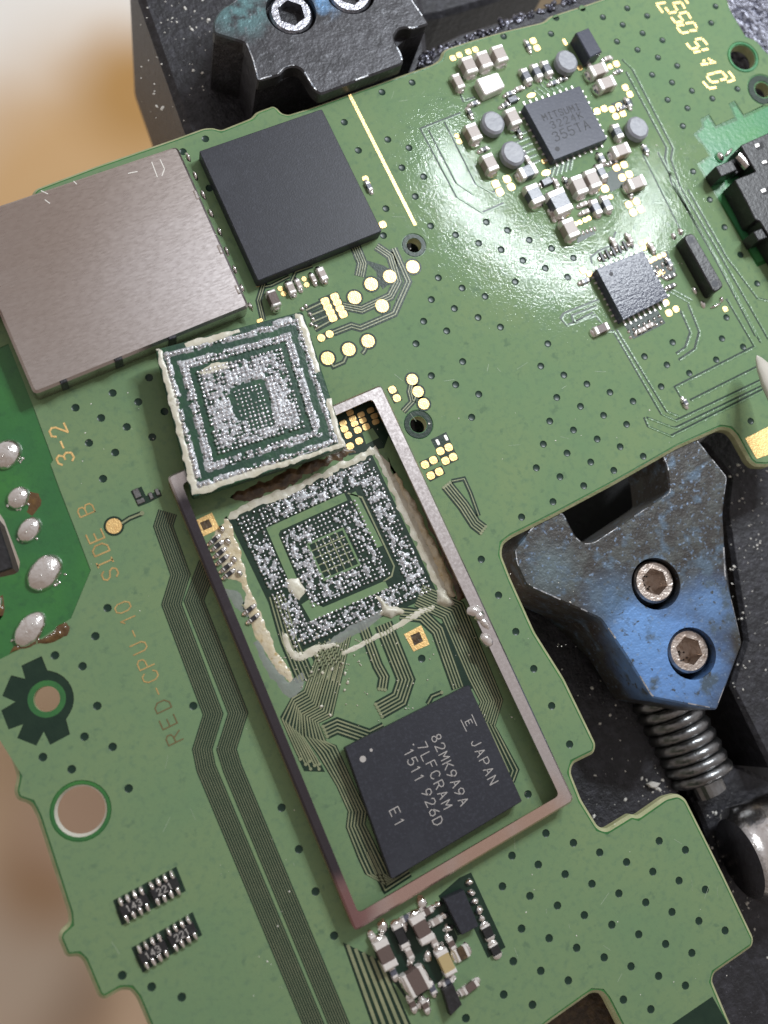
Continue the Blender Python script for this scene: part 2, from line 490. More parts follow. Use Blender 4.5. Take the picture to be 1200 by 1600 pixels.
def inside(p, poly):
    r = False
    n = len(poly)
    for i in range(n):
        a, b = poly[i], poly[i - 1]
        if (a.y > p.y) != (b.y > p.y) and p.x < (b.x - a.x) * (p.y - a.y) / (b.y - a.y) + a.x:
            r = not r
    return r


def edge_dist(p, poly):
    d = 1e9
    n = len(poly)
    for i in range(n):
        a, b = poly[i - 1], poly[i]
        ab = b - a
        t = max(0, min(1, (p - a).dot(ab) / max(1e-9, ab.length_squared)))
        d = min(d, (a + ab * t - p).length)
    return d


def blob(name, px, z, h, mats, parent, step=0.22, wob=0.18, rough=0.35, edge=0.35, seed=0.0, px_on=None):
    """a lumpy puddle: uneven outline, height falling to its rim"""
    base = ccw(PL(px, z if px_on is None else px_on))
    poly = []
    n = len(base)
    for i in range(n):
        a, b = base[i], base[(i + 1) % n]
        k = max(1, int((b - a).length / step))
        for j in range(k):
            q = a.lerp(b, j / k)
            nv = noise.noise_vector(q * 1.6 + Vector((seed, 0, 3.1)))
            nv2 = noise.noise_vector(q * 4.5 + Vector((seed, 5, 1.1)))
            poly.append(Vector((q.x + (nv.x + nv2.x * 0.4) * wob, q.y + (nv.y + nv2.y * 0.4) * wob, 0)))
    xs, ys = [q.x for q in poly], [q.y for q in poly]
    pts = [Vector((q.x, q.y)) for q in poly]
    m_ = len(pts)
    y = min(ys)
    row = 0
    while y < max(ys):
        x = min(xs) + (step / 2 if row % 2 else 0)
        while x < max(xs):
            q = Vector((x + random.uniform(-.2, .2) * step, y + random.uniform(-.2, .2) * step, 0))
            if inside(q, poly) and edge_dist(q, poly) > step * 0.45:
                pts.append(Vector((q.x, q.y)))
            x += step
        y += step
        row += 1
    r = delaunay_2d_cdt(pts, [], [list(range(m_))], 1, 1e-5)
    vv = []
    for q in r[0]:
        q3 = Vector((q.x, q.y, 0))
        d = edge_dist(q3, poly)
        t = min(1, d / edge)
        hh = h * (math.sqrt(t) * (1 - rough) + rough * t * (0.5 + noise.fractal(q3 * 2.2 + Vector((seed, 1, 2)), 1.0, 2.0, 3) * 1.1))
        vv.append((q.x, q.y, z + max(0.006, hh) if d > 1e-4 else z))
    mb = MB()
    mb.add(vv, [f if sum(vv[f[i]][0] * vv[f[(i + 1) % len(f)]][1] - vv[f[(i + 1) % len(f)]][0] * vv[f[i]][1] for i in range(len(f))) > 0 else f[::-1] for f in r[2]])
    return mb.build(name, mats, parent, smooth=True)

# ================================================================ the setting
mb = MB()
mb.add([(-900, -900, TABLE_Z), (900, -900, TABLE_Z), (900, 900, TABLE_Z), (-900, 900, TABLE_Z)], [(0, 1, 2, 3)])
tag(mb.build('table_surface', 'table'), kind='structure')

# ================================================================ the circuit board
board = thing('circuit_board', 'green circuit board full of chips, clamped between two black metal jaws', 'circuit board', P(600, 800, -0.8))
OUT = [(50, 299), (57, 292), (150, 257), (277, 213), (318, 198), (333, 197), (345, 201), (393, 182), (400, 173), (427, 163), (434, 167), (440, 174), (450, 177), (480, 168), (623, 117), (677, 98), (688, 90), (691, 79), (700, 73), (740, 60), (790, 46), (850, 32), (860, 23), (923, 3), (1010, -28), (1090, -60), (1139, -2), (1143, 13), (1168, 55), (1183, 60), (1200, 80), (1290, 160), (1290, 690), (1200, 729), (1180, 728), (1171, 720), (1150, 682), (1141, 672), (1127, 670), (1060, 700), (960, 757), (870, 805), (800, 840), (787, 850), (785, 867), (800, 905), (837, 987), (883, 1060), (933, 1163), (930, 1177), (897, 1193), (893, 1207), (910, 1250), (936, 1292), (948, 1296), (987, 1272), (997, 1275), (1040, 1245), (1060, 1240), (1073, 1248), (1130, 1362), (1180, 1467), (1178, 1480), (1118, 1522), (1115, 1534), (1143, 1600), (1190, 1700), (1020, 1700), (967, 1600), (948, 1563), (940, 1553), (926, 1552), (860, 1599), (760, 1680), (760, 1710), (270, 1710), (230, 1600), (213, 1560), (203, 1548), (189, 1548), (163, 1563), (153, 1558), (130, 1503), (122, 1495), (103, 1497), (90, 1467), (93, 1455), (107, 1443), (106, 1428), (57, 1277), (47, 1257), (26, 1250), (21, 1237), (26, 1213), (0, 1133), (-70, 990), (-70, 380), (46, 332)]


def pcirc(x, y, rpx, seg=28, z=0.0, rmm=None):
    c = P(x, y, z)
    r = rmm or rpx / pxmm(x, y, z)
    return [Vector((c.x + r * math.cos(2 * math.pi * i / seg), c.y + r * math.sin(2 * math.pi * i / seg), 0)) for i in range(seg)]


HOLES = {'big': (126, 1267, 40), 'mid_a': (647, 383, 12), 'mid_b': (654, 663, 13.5), 'top': (1161, 89, 21), 'top_small': (1192, 140, 13), 'gear': (73, 1092, 20)}
slot = PL([(-55, 770), (-8, 792), (6, 812), (31, 878), (29, 893), (22, 897), (0, 902), (-55, 925)])
out_w = PL(OUT)
sub_out = fillet(ccw(out_w), 0.25, 3)
hole_loops = [pcirc(*HOLES[k]) for k in HOLES] + [slot]
mb = MB()
mb.prism(sub_out, -0.85, -0.05, 0.2, hole_loops, side_mi=1, bottom=True)
tag(mb.build('laminate', ['bare', 'edge'], board), 'dark green board laminate with pale routed edges')

GEAR = zz(0, 800, 3, [(195, 675), (222, 742)] + [(215 + 132 * math.cos(a), 875 + 132 * math.sin(a)) for a in [math.radians(d) for d in range(-80, 46, 14)]] + [(310, 972), (328, 1042), (235, 1092), (205, 1030), (170, 1095), (80, 1060), (108, 995), (40, 1020), (5, 930), (72, 890), (10, 862), (52, 765), (118, 782), (100, 720)])
VIAS = [(853, 1302), (896, 1317), (937, 1332), (979, 1347), (1020, 1362), (1061, 1376), (1102, 1390), (800, 1337), (841, 1351), (883, 1366), (925, 1381), (967, 1396), (1009, 1410), (1050, 1425), (1092, 1439), (1133, 1454), (1030, 1314), (1071, 1328), (828, 1400), (871, 1415), (913, 1430), (956, 1445), (998, 1460), (1040, 1475), (1081, 1489), (815, 1451), (858, 1466), (901, 1481), (944, 1496), (986, 1510), (1029, 1525), (1071, 1540), (802, 1502), (845, 1517), (888, 1532), (832, 1570), (974, 1562), (1017, 1577), (825, 1241), (440, 1262), (467, 1327), (493, 1393), (522, 1462), (785, 1385), (787, 1554), (797, 1502), (728, 1591), (201, 1232), (112, 1202), (191, 1524), (237, 1542), (284, 1558), (168, 950), (149, 994), (86, 1024), (129, 1041), (152, 1103), (132, 1151), (176, 1167), (67, 1183), (302, 1103), (176, 614), (118, 637), (216, 628), (158, 653), (198, 667), (238, 683), (139, 692), (180, 707), (161, 748), (233, 590), (257, 643), (659, 1029), (752, 874), (779, 930), (815, 808), (806, 987), (834, 1045), (862, 1103), (890, 1163), (845, 572), (881, 586), (917, 600), (953, 613), (989, 627), (870, 621), (907, 635), (943, 649), (979, 663), (859, 658), (896, 672), (933, 686), (969, 698), (849, 694), (886, 708), (923, 722), (959, 735), (838, 731), (875, 745), (912, 759), (864, 784), (1005, 713), (856, 537), (1173, 658), (1051, 535), (1007, 557), (1042, 570), (1033, 604), (1077, 583), (1119, 562), (1161, 542), (1128, 529), (1135, 496), (1183, 443), (662, 502), (650, 537), (674, 468), (685, 434), (710, 482), (698, 517), (747, 496), (782, 511), (723, 565), (674, 587), (712, 601), (748, 616), (737, 652), (722, 450), (758, 463), (597, 144), (644, 129), (538, 191), (606, 218), (560, 235), (639, 231), (628, 262), (662, 276), (649, 307), (603, 326), (599, 368), (673, 353), (760, 347), (712, 367), (793, 360), (748, 380), (783, 390), (787, 57), (869, 28), (910, 13), (942, 27), (980, 13), (973, 39), (964, 65), (1004, 52), (996, 78), (1035, 63), (1011, 25), (1028, 90), (1058, 103), (1019, 117), (1050, 129), (1081, 142), (1043, 156), (1074, 169), (1113, 154), (1152, 139), (1067, 197), (1111, 36), (1118, 10), (861, 53), (1083, 268), (1109, 312), (1132, 355), (827, 375), (862, 388), (1157, 398), (817, 407), (852, 419), (896, 403), (887, 433), (805, 440), (321, 217), (286, 237), (327, 294), (798, 1390)]
VR = 0.26
# copper pour: inset outline, with the copper-free corner at the left and the connector bay at the right left out
po = []
for q in inset(ccw(out_w), 0.30, 1.3):
    po.append(q)
# ccw() reversed the order of OUT if it ran clockwise; go back to OUT's order
if area2([Vector((q.x, q.y, 0)) for q in out_w]) < 0:
    po = po[::-1]
i_l = OUT.index((0, 1133)); i_r = OUT.index((1200, 80))
bay = PL([(1290, 120), (1195, 163), (1162, 179), (1148, 157), (1138, 162), (1148, 183), (1119, 196), (1108, 178), (1095, 186), (1097, 198), (1083, 210), (1092, 222), (1097, 225), (1108, 243), (1088, 256), (1115, 300), (1183, 417), (1200, 410), (1280, 375)])
left = PL([(-60, 1062), (0, 1030), (60, 1000), (111, 966), (142, 891), (120, 833), (92, 761), (79, 725), (83, 719), (54, 640), (13, 537), (-60, 570), (-60, 385), (48, 338)])
pour_out = po[:i_r + 1] + bay + po[i_r + 2:i_l] + left
clear = [pcirc(126, 1267, 47), pcirc(647, 383, 20), pcirc(654, 663, 24), pcirc(1161, 89, 27), pcirc(1192, 140, 27), PL(GEAR)]
vloops, vpos = [], []
for x, y in VIAS:
    c = P(x, y)
    if any((c - P(a, b)).length < 0.75 for a, b in vpos): continue
    vpos.append((x, y))
    vloops.append(pcirc(x, y, 0, 10, rmm=VR))
mb = MB()
mb.prism(pour_out, -0.05, 0.0, 0.0, clear + vloops)
tag(mb.build('copper_pour', 'pour', board), 'mid green solder mask over the copper planes')

# via dimples
mv = MB()
for k, (r, z) in enumerate(((VR + 0.02, -0.004), (VR * 0.9, -0.030), (VR * 0.5, -0.042))):
    mv.v += [(r * math.cos(2 * math.pi * i / 12), r * math.sin(2 * math.pi * i / 12), z) for i in range(12)]
mv.v.append((0, 0, -0.045))
for k in range(2):
    for i in range(12):
        j = (i + 1) % 12
        mv.f.append((k * 12 + i, k * 12 + j, (k + 1) * 12 + j, (k + 1) * 12 + i))
mv.f += [(24 + i, 24 + (i + 1) % 12, 36) for i in range(12)]
mv.mi = [0] * len(mv.f)
v0 = mv.build('via', 'via', board, smooth=True)
via_me = v0.data
v0.location = P(*vpos[0])
for x, y in vpos[1:]:
    link('via', via_me, board, P(x, y))

# raised mask collars round the drilled holes
def collar(x, y, r0, r1, h, m_='bare', lab=None, seg=32):
    mb = MB()
    a, b = pcirc(x, y, r1, seg), pcirc(x, y, r0, seg)
    mb.prism(a, -0.05, h, 0.03, [b])
    o = mb.build('hole_collar', m_, board)
    if lab: tag(o, lab)
collar(1161, 89, 22.5, 25.5, 0.03, 'bare_light')
collar(1192, 140, 15, 25, 0.0, 'dark')
collar(654, 663, 14.5, 23, -0.015, 'dark')
collar(647, 383, 12.5, 19, -0.015, 'dark')
collar(126, 1267, 41, 46, -0.02, 'bare')
mb = MB()
h_ = pcirc(126, 1267, 40, 32); h2_ = pcirc(126, 1267, 36.5, 32)
n = 32
mb.add([(q.x, q.y, -0.06) for q in h_] + [(q.x, q.y, -0.84) for q in h2_], [(i, n + i, n + (i + 1) % n, (i + 1) % n) for i in range(n)])
tag(mb.build('hole_wall', 'white_wall', board, smooth=True), 'pale sawn wall of the big round mounting hole')

# bright green and dark patches without copper
mb = MB()
mb.prism(PL([(1290, 128), (1197, 168), (1163, 184), (1150, 166), (1145, 168), (1153, 188), (1118, 201), (1107, 184), (1100, 190), (1101, 200), (1090, 210), (1113, 243), (1094, 258), (1118, 300), (1184, 410), (1290, 365)]), -0.055, -0.042)
tag(mb.build('mask_patch', 'bare_light', board), 'bright green copper-free patch under the black connector')
mb = MB()
mb.prism(PL([(1113, 1557), (1050, 1600), (1030, 1640), (1160, 1640)]), 0.0, 0.008)
mb.build('mask_patch', 'dark', board)


# ---------------------------------------------------------------- traces
def bundle(px, n, pitch, w=0.085, dark=True, name='trace_bundle', m_='trace', z=0.0, ends=False, pad=0.07, h=0.034):
    pts = [Vector((q.x, q.y, 0)) for q in PL(px)]
    if dark:
        d = MB()
        d.strip(pts, n * pitch + 2 * pad, z - 0.002, z + 0.010)
        tag(d.build('trace_gap', 'dark', board), kind='stuff')
    mb = MB()
    for i in range(n):
        o = (i - (n - 1) / 2) * pitch
        q = offline(pts, o)
        mb.strip(q, w, z + 0.006, z + h)
        if ends:
            for e in ends:
                mb.disc(q[e].x, q[e].y, w * 1.25, z + 0.006, z + h + 0.008, 8)
    o = mb.build(name, m_, board)
    if n > 1: tag(o, kind='stuff')
    return o


tag(bundle([(262, 800), (255, 822), (282, 898), (268, 944), (333, 1116), (316, 1171), (322, 1200), (405, 1398), (500, 1625)], 8, 0.142, 0.045, pad=0.03, m_='trace_dim', h=0.022), 'outer of two eight-line trace bundles beside the frame')
tag(bundle([(325, 880), (303, 939), (372, 1114), (354, 1171), (363, 1200), (540, 1625)], 8, 0.142, 0.045, pad=0.03, m_='trace_dim', h=0.022), 'inner of two eight-line trace bundles beside the frame')
# lines inside the frame
def fan(A, B, n, w=0.09, ends=None, z=0.0, h=0.034):
    """n lines spread evenly between two border polylines"""
    A, B = [[Vector((q.x, q.y, 0)) for q in PL(k)] for k in (A, B)]
    e = 0.62 / max(1, n - 1)
    d = MB()
    vs_ = []
    for a, b in zip(A, B):
        a2, b2 = a + (a - b) * e, b + (b - a) * e
        vs_ += [(a2.x, a2.y, z + 0.009), (b2.x, b2.y, z + 0.009)]
    d.add(vs_, [(2 * i, 2 * i + 1, 2 * i + 3, 2 * i + 2) for i in range(len(A) - 1)])
    tag(d.build('trace_gap', 'dark', board), kind='stuff')
    mb = MB()
    for i in range(n):
        t = i / (n - 1)
        q = [a.lerp(b, t) for a, b in zip(A, B)]
        if ends: q[-1] = q[-2].lerp(q[-1], 0.45 + 0.55 * ((i * 37) % 10) / 10)
        mb.strip(q, w, z + 0.006, z + h)
        for k in ends or ():
            mb.disc(q[k].x, q[k].y, w * 1.25, z + 0.006, z + h + 0.008, 8)
    return tag(mb.build('trace_bundle', 'trace', board), kind='stuff')
fan([(548, 990), (518, 1118), (496, 1129), (507, 1158), (523, 1166), (551, 1226), (571, 1268), (568, 1288), (596, 1345), (606, 1366), (617, 1372)], [(528, 998), (497, 1105), (475, 1117), (478, 1150), (500, 1180), (528, 1228), (546, 1268), (543, 1292), (562, 1340), (574, 1366), (604, 1382)], 6, 0.085)
fan([(524, 1000), (493, 1103), (471, 1115), (473, 1150), (494, 1184), (505, 1206)], [(502, 1006), (476, 1080), (457, 1091), (441, 1123), (458, 1162), (478, 1205)], 7, 0.085, [-1])
bundle([(566, 975), (590, 1040), (600, 1058), (597, 1077)], 3, 0.2, 0.09, ends=[-1])
bundle([(599, 975), (634, 1062), (624, 1092), (592, 1110)], 5, 0.215, 0.09, ends=[-1])
bundle([(508, 1143), (527, 1134), (578, 1152), (602, 1140)], 4, 0.22, 0.09, ends=[0])
bundle([(625, 958), (660, 962), (684, 985), (716, 1075)], 4, 0.2, 0.085)
fan([(660, 915), (722, 942), (766, 1050), (784, 1094), (772, 1134)], [(648, 945), (692, 966), (733, 1060), (752, 1097), (744, 1118)], 9, 0.08)
fan([(772, 1134), (808, 1203), (801, 1222)], [(760, 1128), (795, 1205), (790, 1218)], 3, 0.08)
bundle([(668, 1100), (675, 1088), (690, 1082)], 1, 0.2, 0.09, ends=[-1])
bundle([(432, 930), (452, 1000), (478, 1062)], 5, 0.22, 0.08)
bundle([(500, 1005), (517, 1040), (512, 1062)], 5, 0.32, 0.085)
bundle([(575, 1330), (585, 1352), (603, 1387), (640, 1363)], 2, 0.22, 0.085)
mb = MB(); mb.strip(PL([(688, 975), (733, 1078)]), 0.55, -0.002, 0.014)
tag(mb.build('trace_gap', 'dark', board), kind='stuff')
fan([(543, 1476), (592, 1612)], [(592, 1500), (640, 1612)], 5, 0.2)
# upper middle
bundle([(521, 520), (549, 509), (563, 513), (616, 490), (638, 440), (615, 388)], 2, 0.2, 0.08)
bundle([(535, 478), (565, 484), (610, 463), (622, 440), (610, 400), (588, 385)], 3, 0.17, 0.07)
bundle([(555, 385), (566, 412), (562, 432)], 4, 0.16, 0.07)
for a, b in (((478, 485), (506, 472)), ((483, 494), (512, 482)), ((487, 504), (517, 491)), ((492, 515), (521, 499))):
    bundle([a, b], 1, 0.2, 0.10, pad=0.12)
bundle([(512, 560), (521, 573), (537, 566), (545, 548)], 1, 0.2, 0.1)
bundle([(575, 533), (570, 548), (566, 553)], 1, 0.2, 0.1)
bundle([(644, 593), (640, 612), (644, 628), (630, 643)], 2, 0.16, 0.07)
bundle([(653, 612), (646, 628)], 1, 0.16, 0.09)
bundle([(698, 758), (706, 768), (724, 790), (742, 818), (755, 828)], 4, 0.19, 0.085, ends=[0, -1])
bundle([(706, 752), (725, 748), (735, 770), (748, 806)], 1, 0.17, 0.07)
bundle([(190, 818), (202, 810), (222, 802)], 1, 0.2, 0.12, ends=[-1])
bundle([(378, 945), (397, 955)], 1, 0.3, 0.1)
bundle([(413, 440), (404, 470), (411, 500)], 2, 0.14, 0.06)
bundle([(414, 448), (424, 446), (452, 432)], 1, 0.14, 0.07)
bundle([(455, 440), (462, 425), (488, 416)], 1, 0.14, 0.07)
# under the glare: ridges with a groove beside them
def ridge(px, n=1, pitch=0.42, w=0.16):
    bundle(px, n, pitch, w, True, 'raised_trace', 'ridge', pad=-0.06 if n == 1 else 0.02, h=0.05)
def groove(px, w=0.15):
    mb = MB(); mb.strip(PL(px), w, -0.002, 0.008)
    tag(mb.build('trace_gap', 'dark', board), kind='stuff')
    mb = MB(); mb.strip([q + Vector((0.075, -0.11, 0)) for q in PL(px)], 0.10, -0.002, 0.03)
    mb.build('raised_trace', 'ridge', board)
groove([(692, 187), (657, 201), (713, 307), (753, 332), (787, 317)])
groove([(720, 176), (693, 187), (743, 287), (768, 301), (776, 298)])
groove([(670, 203), (712, 285), (738, 303)])
groove([(972, 93), (987, 107), (1051, 231), (1048, 247), (1062, 290), (1127, 402), (1200, 530)])
groove([(978, 112), (1041, 230), (1039, 247), (1050, 288), (1120, 405), (1188, 535)])
groove([(1052, 290), (1116, 402), (1180, 525)])
groove([(1075, 296), (1135, 402), (1183, 466), (1200, 470)])
groove([(1004, 240), (1065, 362)])
groove([(1028, 238), (1077, 330)])
groove([(925, 512), (950, 518), (958, 517), (1033, 647), (1055, 657), (1200, 588)])
groove([(963, 515), (1041, 643), (1060, 650)])
groove([(1010, 652), (1048, 667), (1055, 668), (1200, 598)])
groove([(1006, 652), (1012, 666), (1047, 681), (1200, 604)])
groove([(1135, 467), (1178, 541), (1054, 604), (1069, 630)])
groove([(1078, 625), (1188, 570)])
groove([(1063, 485), (1078, 519), (1070, 543), (1056, 552)])
groove([(1075, 475), (1092, 518), (1085, 545), (1060, 562)])
groove([(935, 468), (880, 490), (876, 497), (885, 508), (930, 492), (938, 503)])
groove([(932, 478), (893, 493), (897, 503), (927, 488)])
groove([(1040, 447), (1050, 452), (1080, 468)])
groove([(1045, 455), (1075, 472)])
groove([(722, 120), (716, 140), (724, 158), (742, 152)])
groove([(925, 412), (923, 402), (935, 392), (953, 385), (962, 362)])
for k in range(6):
    groove([(832 + k * 6, 140 - k * 4), (842 + k * 7, 148 - k * 2.5)], 0.09)
    groove([(858 + k * 7, 262 - k * 3), (852 + k * 7.5, 280 - k * 3)], 0.09)
    groove([(800 + k * 4, 214 + k * 9), (822 + k * 4, 205 + k * 9)], 0.09)
mb = MB()
for q in ([(928, 283), (968, 258), (985, 285), (955, 300)], [(955, 162), (985, 152), (990, 165), (960, 178)], [(1012, 405), (1042, 392), (1056, 425), (1026, 437)], [(975, 508), (1026, 482), (1040, 505), (990, 530)], [(897, 372), (925, 358), (930, 365), (903, 380)]):
    mb.prism(PL(q), -0.002, 0.011)
tag(mb.build('trace_gap', 'dark', board), kind='stuff')
# gold rule from the upper jaw down to the drilled hole
mb = MB(); mb.strip(PL([(546, 148), (649, 352)]), 0.24, -0.002, 0.02)
tag(mb.build('gold_rule', 'gold', board), 'long straight gold line running down from the upper jaw')

# ---------------------------------------------------------------- gold pads
PADME = {}
UANG = 0.0
def pad(x, y, r, shape='disc', ry=None, z=0.012, m_='gold', name='gold_pad', ang=0.0):
    s = pxmm(x, y)
    rx, ryy = r / s, (ry or r) / s
    key = (shape, round(rx, 2), round(ryy, 2), m_)
    if key not in PADME:
        mb = MB()
        if shape == 'disc':
            mb.disc(0, 0, key[1], -0.012, 0.022, 18, 0.008, key[2])
        else:
            q = [Vector((a * key[1], b * key[2], 0)) for a, b in ((-1, -1), (1, -1), (1, 1), (-1, 1))]
            mb.prism(fillet(q, min(key[1], key[2]) * 0.8, 3), -0.012, 0.022, 0.008)
        o = mb.build(name, m_, board)
        PADME[key] = o.data
        o.location = P(x, y, z); o.rotation_euler.z = ang
        return o
    return link(name, PADME[key], board, P(x, y, z), ang)


def darkpatch(px, z=0.006):
    mb = MB(); mb.prism(PL(px), -0.002, z)
    tag(mb.build('trace_gap', 'dark', board), kind='stuff')
def ringpad(x, y, r):
    d = MB(); c = P(x, y)
    d.disc(c.x, c.y, (r + 3.2) / pxmm(x, y), -0.002, 0.016, 20)
    tag(d.build('pad_gap', 'dark', board), kind='stuff')
    return pad(x, y, r, z=0.024)
darkpatch([(567, 405), (600, 415), (624, 432), (598, 452), (590, 440), (588, 425)])
for x, y in ((645, 417), (609, 432), (580, 444), (554, 465), (597, 478), (512, 560), (545, 546), (575, 533)):
    ringpad(x, y, 10.8)
for x, y in ((644, 593), (653, 612), (662, 631)):
    ringpad(x, y, 9)
darkpatch([(497, 467), (527, 455), (546, 492), (515, 506)], 0.012)
for x, y in ((508, 471), (523, 464), (512, 480), (527, 473), (516, 488), (531, 482), (520, 497), (536, 491)):
    pad(x, y, 7, 'rect', 5 if y not in (471, 464, 497, 491) else 6.2, 0.02)
darkpatch([(494, 526), (519, 513), (524, 524), (499, 536)], 0.012)
pad(502, 528, 6.4, z=.02); pad(515, 522, 6.4, z=.02)
darkpatch([(604, 608), (617, 602), (629, 625), (616, 631)], 0.012)
pad(613, 609, 6, 'rect', 6, .02); pad(620, 622, 6, 'rect', 6, .02)
darkpatch([(673, 687), (697, 675), (717, 718), (695, 729)], 0.012)
darkpatch([(655, 722), (681, 710), (687, 721), (663, 734)], 0.012)
darkpatch([(665, 739), (690, 727), (696, 740), (672, 753)], 0.012)
for x, y in ((688, 705), (701, 699), (696, 720), (708, 714), (664, 726), (677, 719), (673, 743), (686, 737)):
    pad(x, y, 6.4, 'rect', 6.4, .02)
pad(684, 691, 2.4, 'rect', 5, .02, 'term', 'solder_pad'); pad(697, 684, 2.4, 'rect', 5, .02, 'term', 'solder_pad')
darkpatch([(520, 640), (592, 618), (612, 668), (600, 700), (545, 712)], 0.008)
for x, y in ((551, 654), (564, 648), (554, 662), (567, 657), (559, 672), (572, 667), (538, 670), (536, 661), (544, 680), (547, 697), (561, 689), (547, 645), (579, 641), (585, 650), (587, 659)):
    pad(x, y, 6, 'rect', 4.2 if y < 664 else 5.5, .02)
mb = MB(); mb.prism(PL([(566, 676), (582, 669), (592, 684), (572, 694)]), 0, 0.014); mb.build('mask_patch', 'pour', board)
# test pad at the left
ringpad(178, 822, 12.5)
# upper clusters
G = [(707.5, 91, 5), (717.5, 86, 5), (731.7, 81, 5), (742.5, 77.5, 5), (833, 64, 5.5), (839, 75, 5.5), (714, 212.5, 4), (717.5, 221, 4.5), (953, 104, 4.5), (963, 100, 5.5), (906, 106, 4.5), (977, 137, 5.5), (984, 147.5, 5.5), (933, 174, 5.5), (944, 170, 5.5), (956, 171, 5.5), (967, 166, 5.5), (962, 182, 5.5), (973, 177.5, 5.5), (774.5, 287.5, 6.5), (781, 300, 6.5), (792, 280, 6.5), (798.7, 292, 6.5), (850.5, 252, 4.5), (963, 262, 6), (975, 257.5, 6), (972, 277.5, 6), (983, 272.5, 6), (945, 295, 6.5), (954, 307.5, 4), (982.5, 320, 6), (994, 315, 6), (989, 332, 6), (1001, 327, 6), (899, 350, 4), (906, 347.5, 4), (914, 344, 4), (920, 341, 4), (911, 422.5, 5.5), (921, 428, 4.8), (1001.7, 380, 4), (1009.5, 377, 4), (1006, 387.5, 4), (1014, 384, 4), (1017, 407.5, 4), (1023, 404, 4), (1030, 401, 4), (1037, 398, 4), (1028, 428, 4.2), (1035, 424.5, 4.2), (1041, 473, 5), (1056, 483, 5.5), (1045, 489, 6), (1133, 483, 4.5), (571, 279.5, 5), (574, 287, 5), (598, 351, 6), (418, 466, 0)]
for x, y, r in G:
    if r: pad(x, y, r, 'rect', r, 0.012)
pad(882.5, 66, 3, 'rect', 6); pad(830, 149, 8, 'disc', 4); pad(853, 270, 8, 'disc', 5); pad(438, 451, 4.5); pad(443, 459, 4.5); pad(475, 436, 4.2); pad(479, 445, 4.5); pad(403, 446, 3, 'rect', 2.5); pad(406, 501, 5, 'rect', 3)
mb = MB(); mb.prism(PL([(1164, 685), (1290, 622), (1290, 680), (1182, 717)]), -0.01, 0.02, 0.006)
tag(mb.build('gold_pad', 'gold', board), 'large plain gold contact at the right edge of the board')
# gold square frames with a dark middle
for outer, inner in (([(631, 991), (658, 977), (671, 1007), (646, 1018)], [(641, 993), (655, 987), (661, 1002), (647, 1009)]), ([(306, 813), (331, 801), (343, 826), (318, 838)], [(312, 817), (326, 811), (332, 823), (318, 829)])):
    mb = MB(); mb.prism(PL(outer), -0.002, 0.03, 0.0, [PL(inner)])
    o = mb.build('gold_pad', 'gold', board)
    mb = MB(); mb.prism(PL(inner), -0.004, 0.006); mb.build('pad_gap', 'brown', board)
mb = MB(); mb.prism(PL(GEAR), -0.06, -0.042, 0.0, [pcirc(73, 1092, 29)])
tag(mb.build('thermal_gap', 'dark', board), 'dark cog-shaped ring round a small hole at the left')

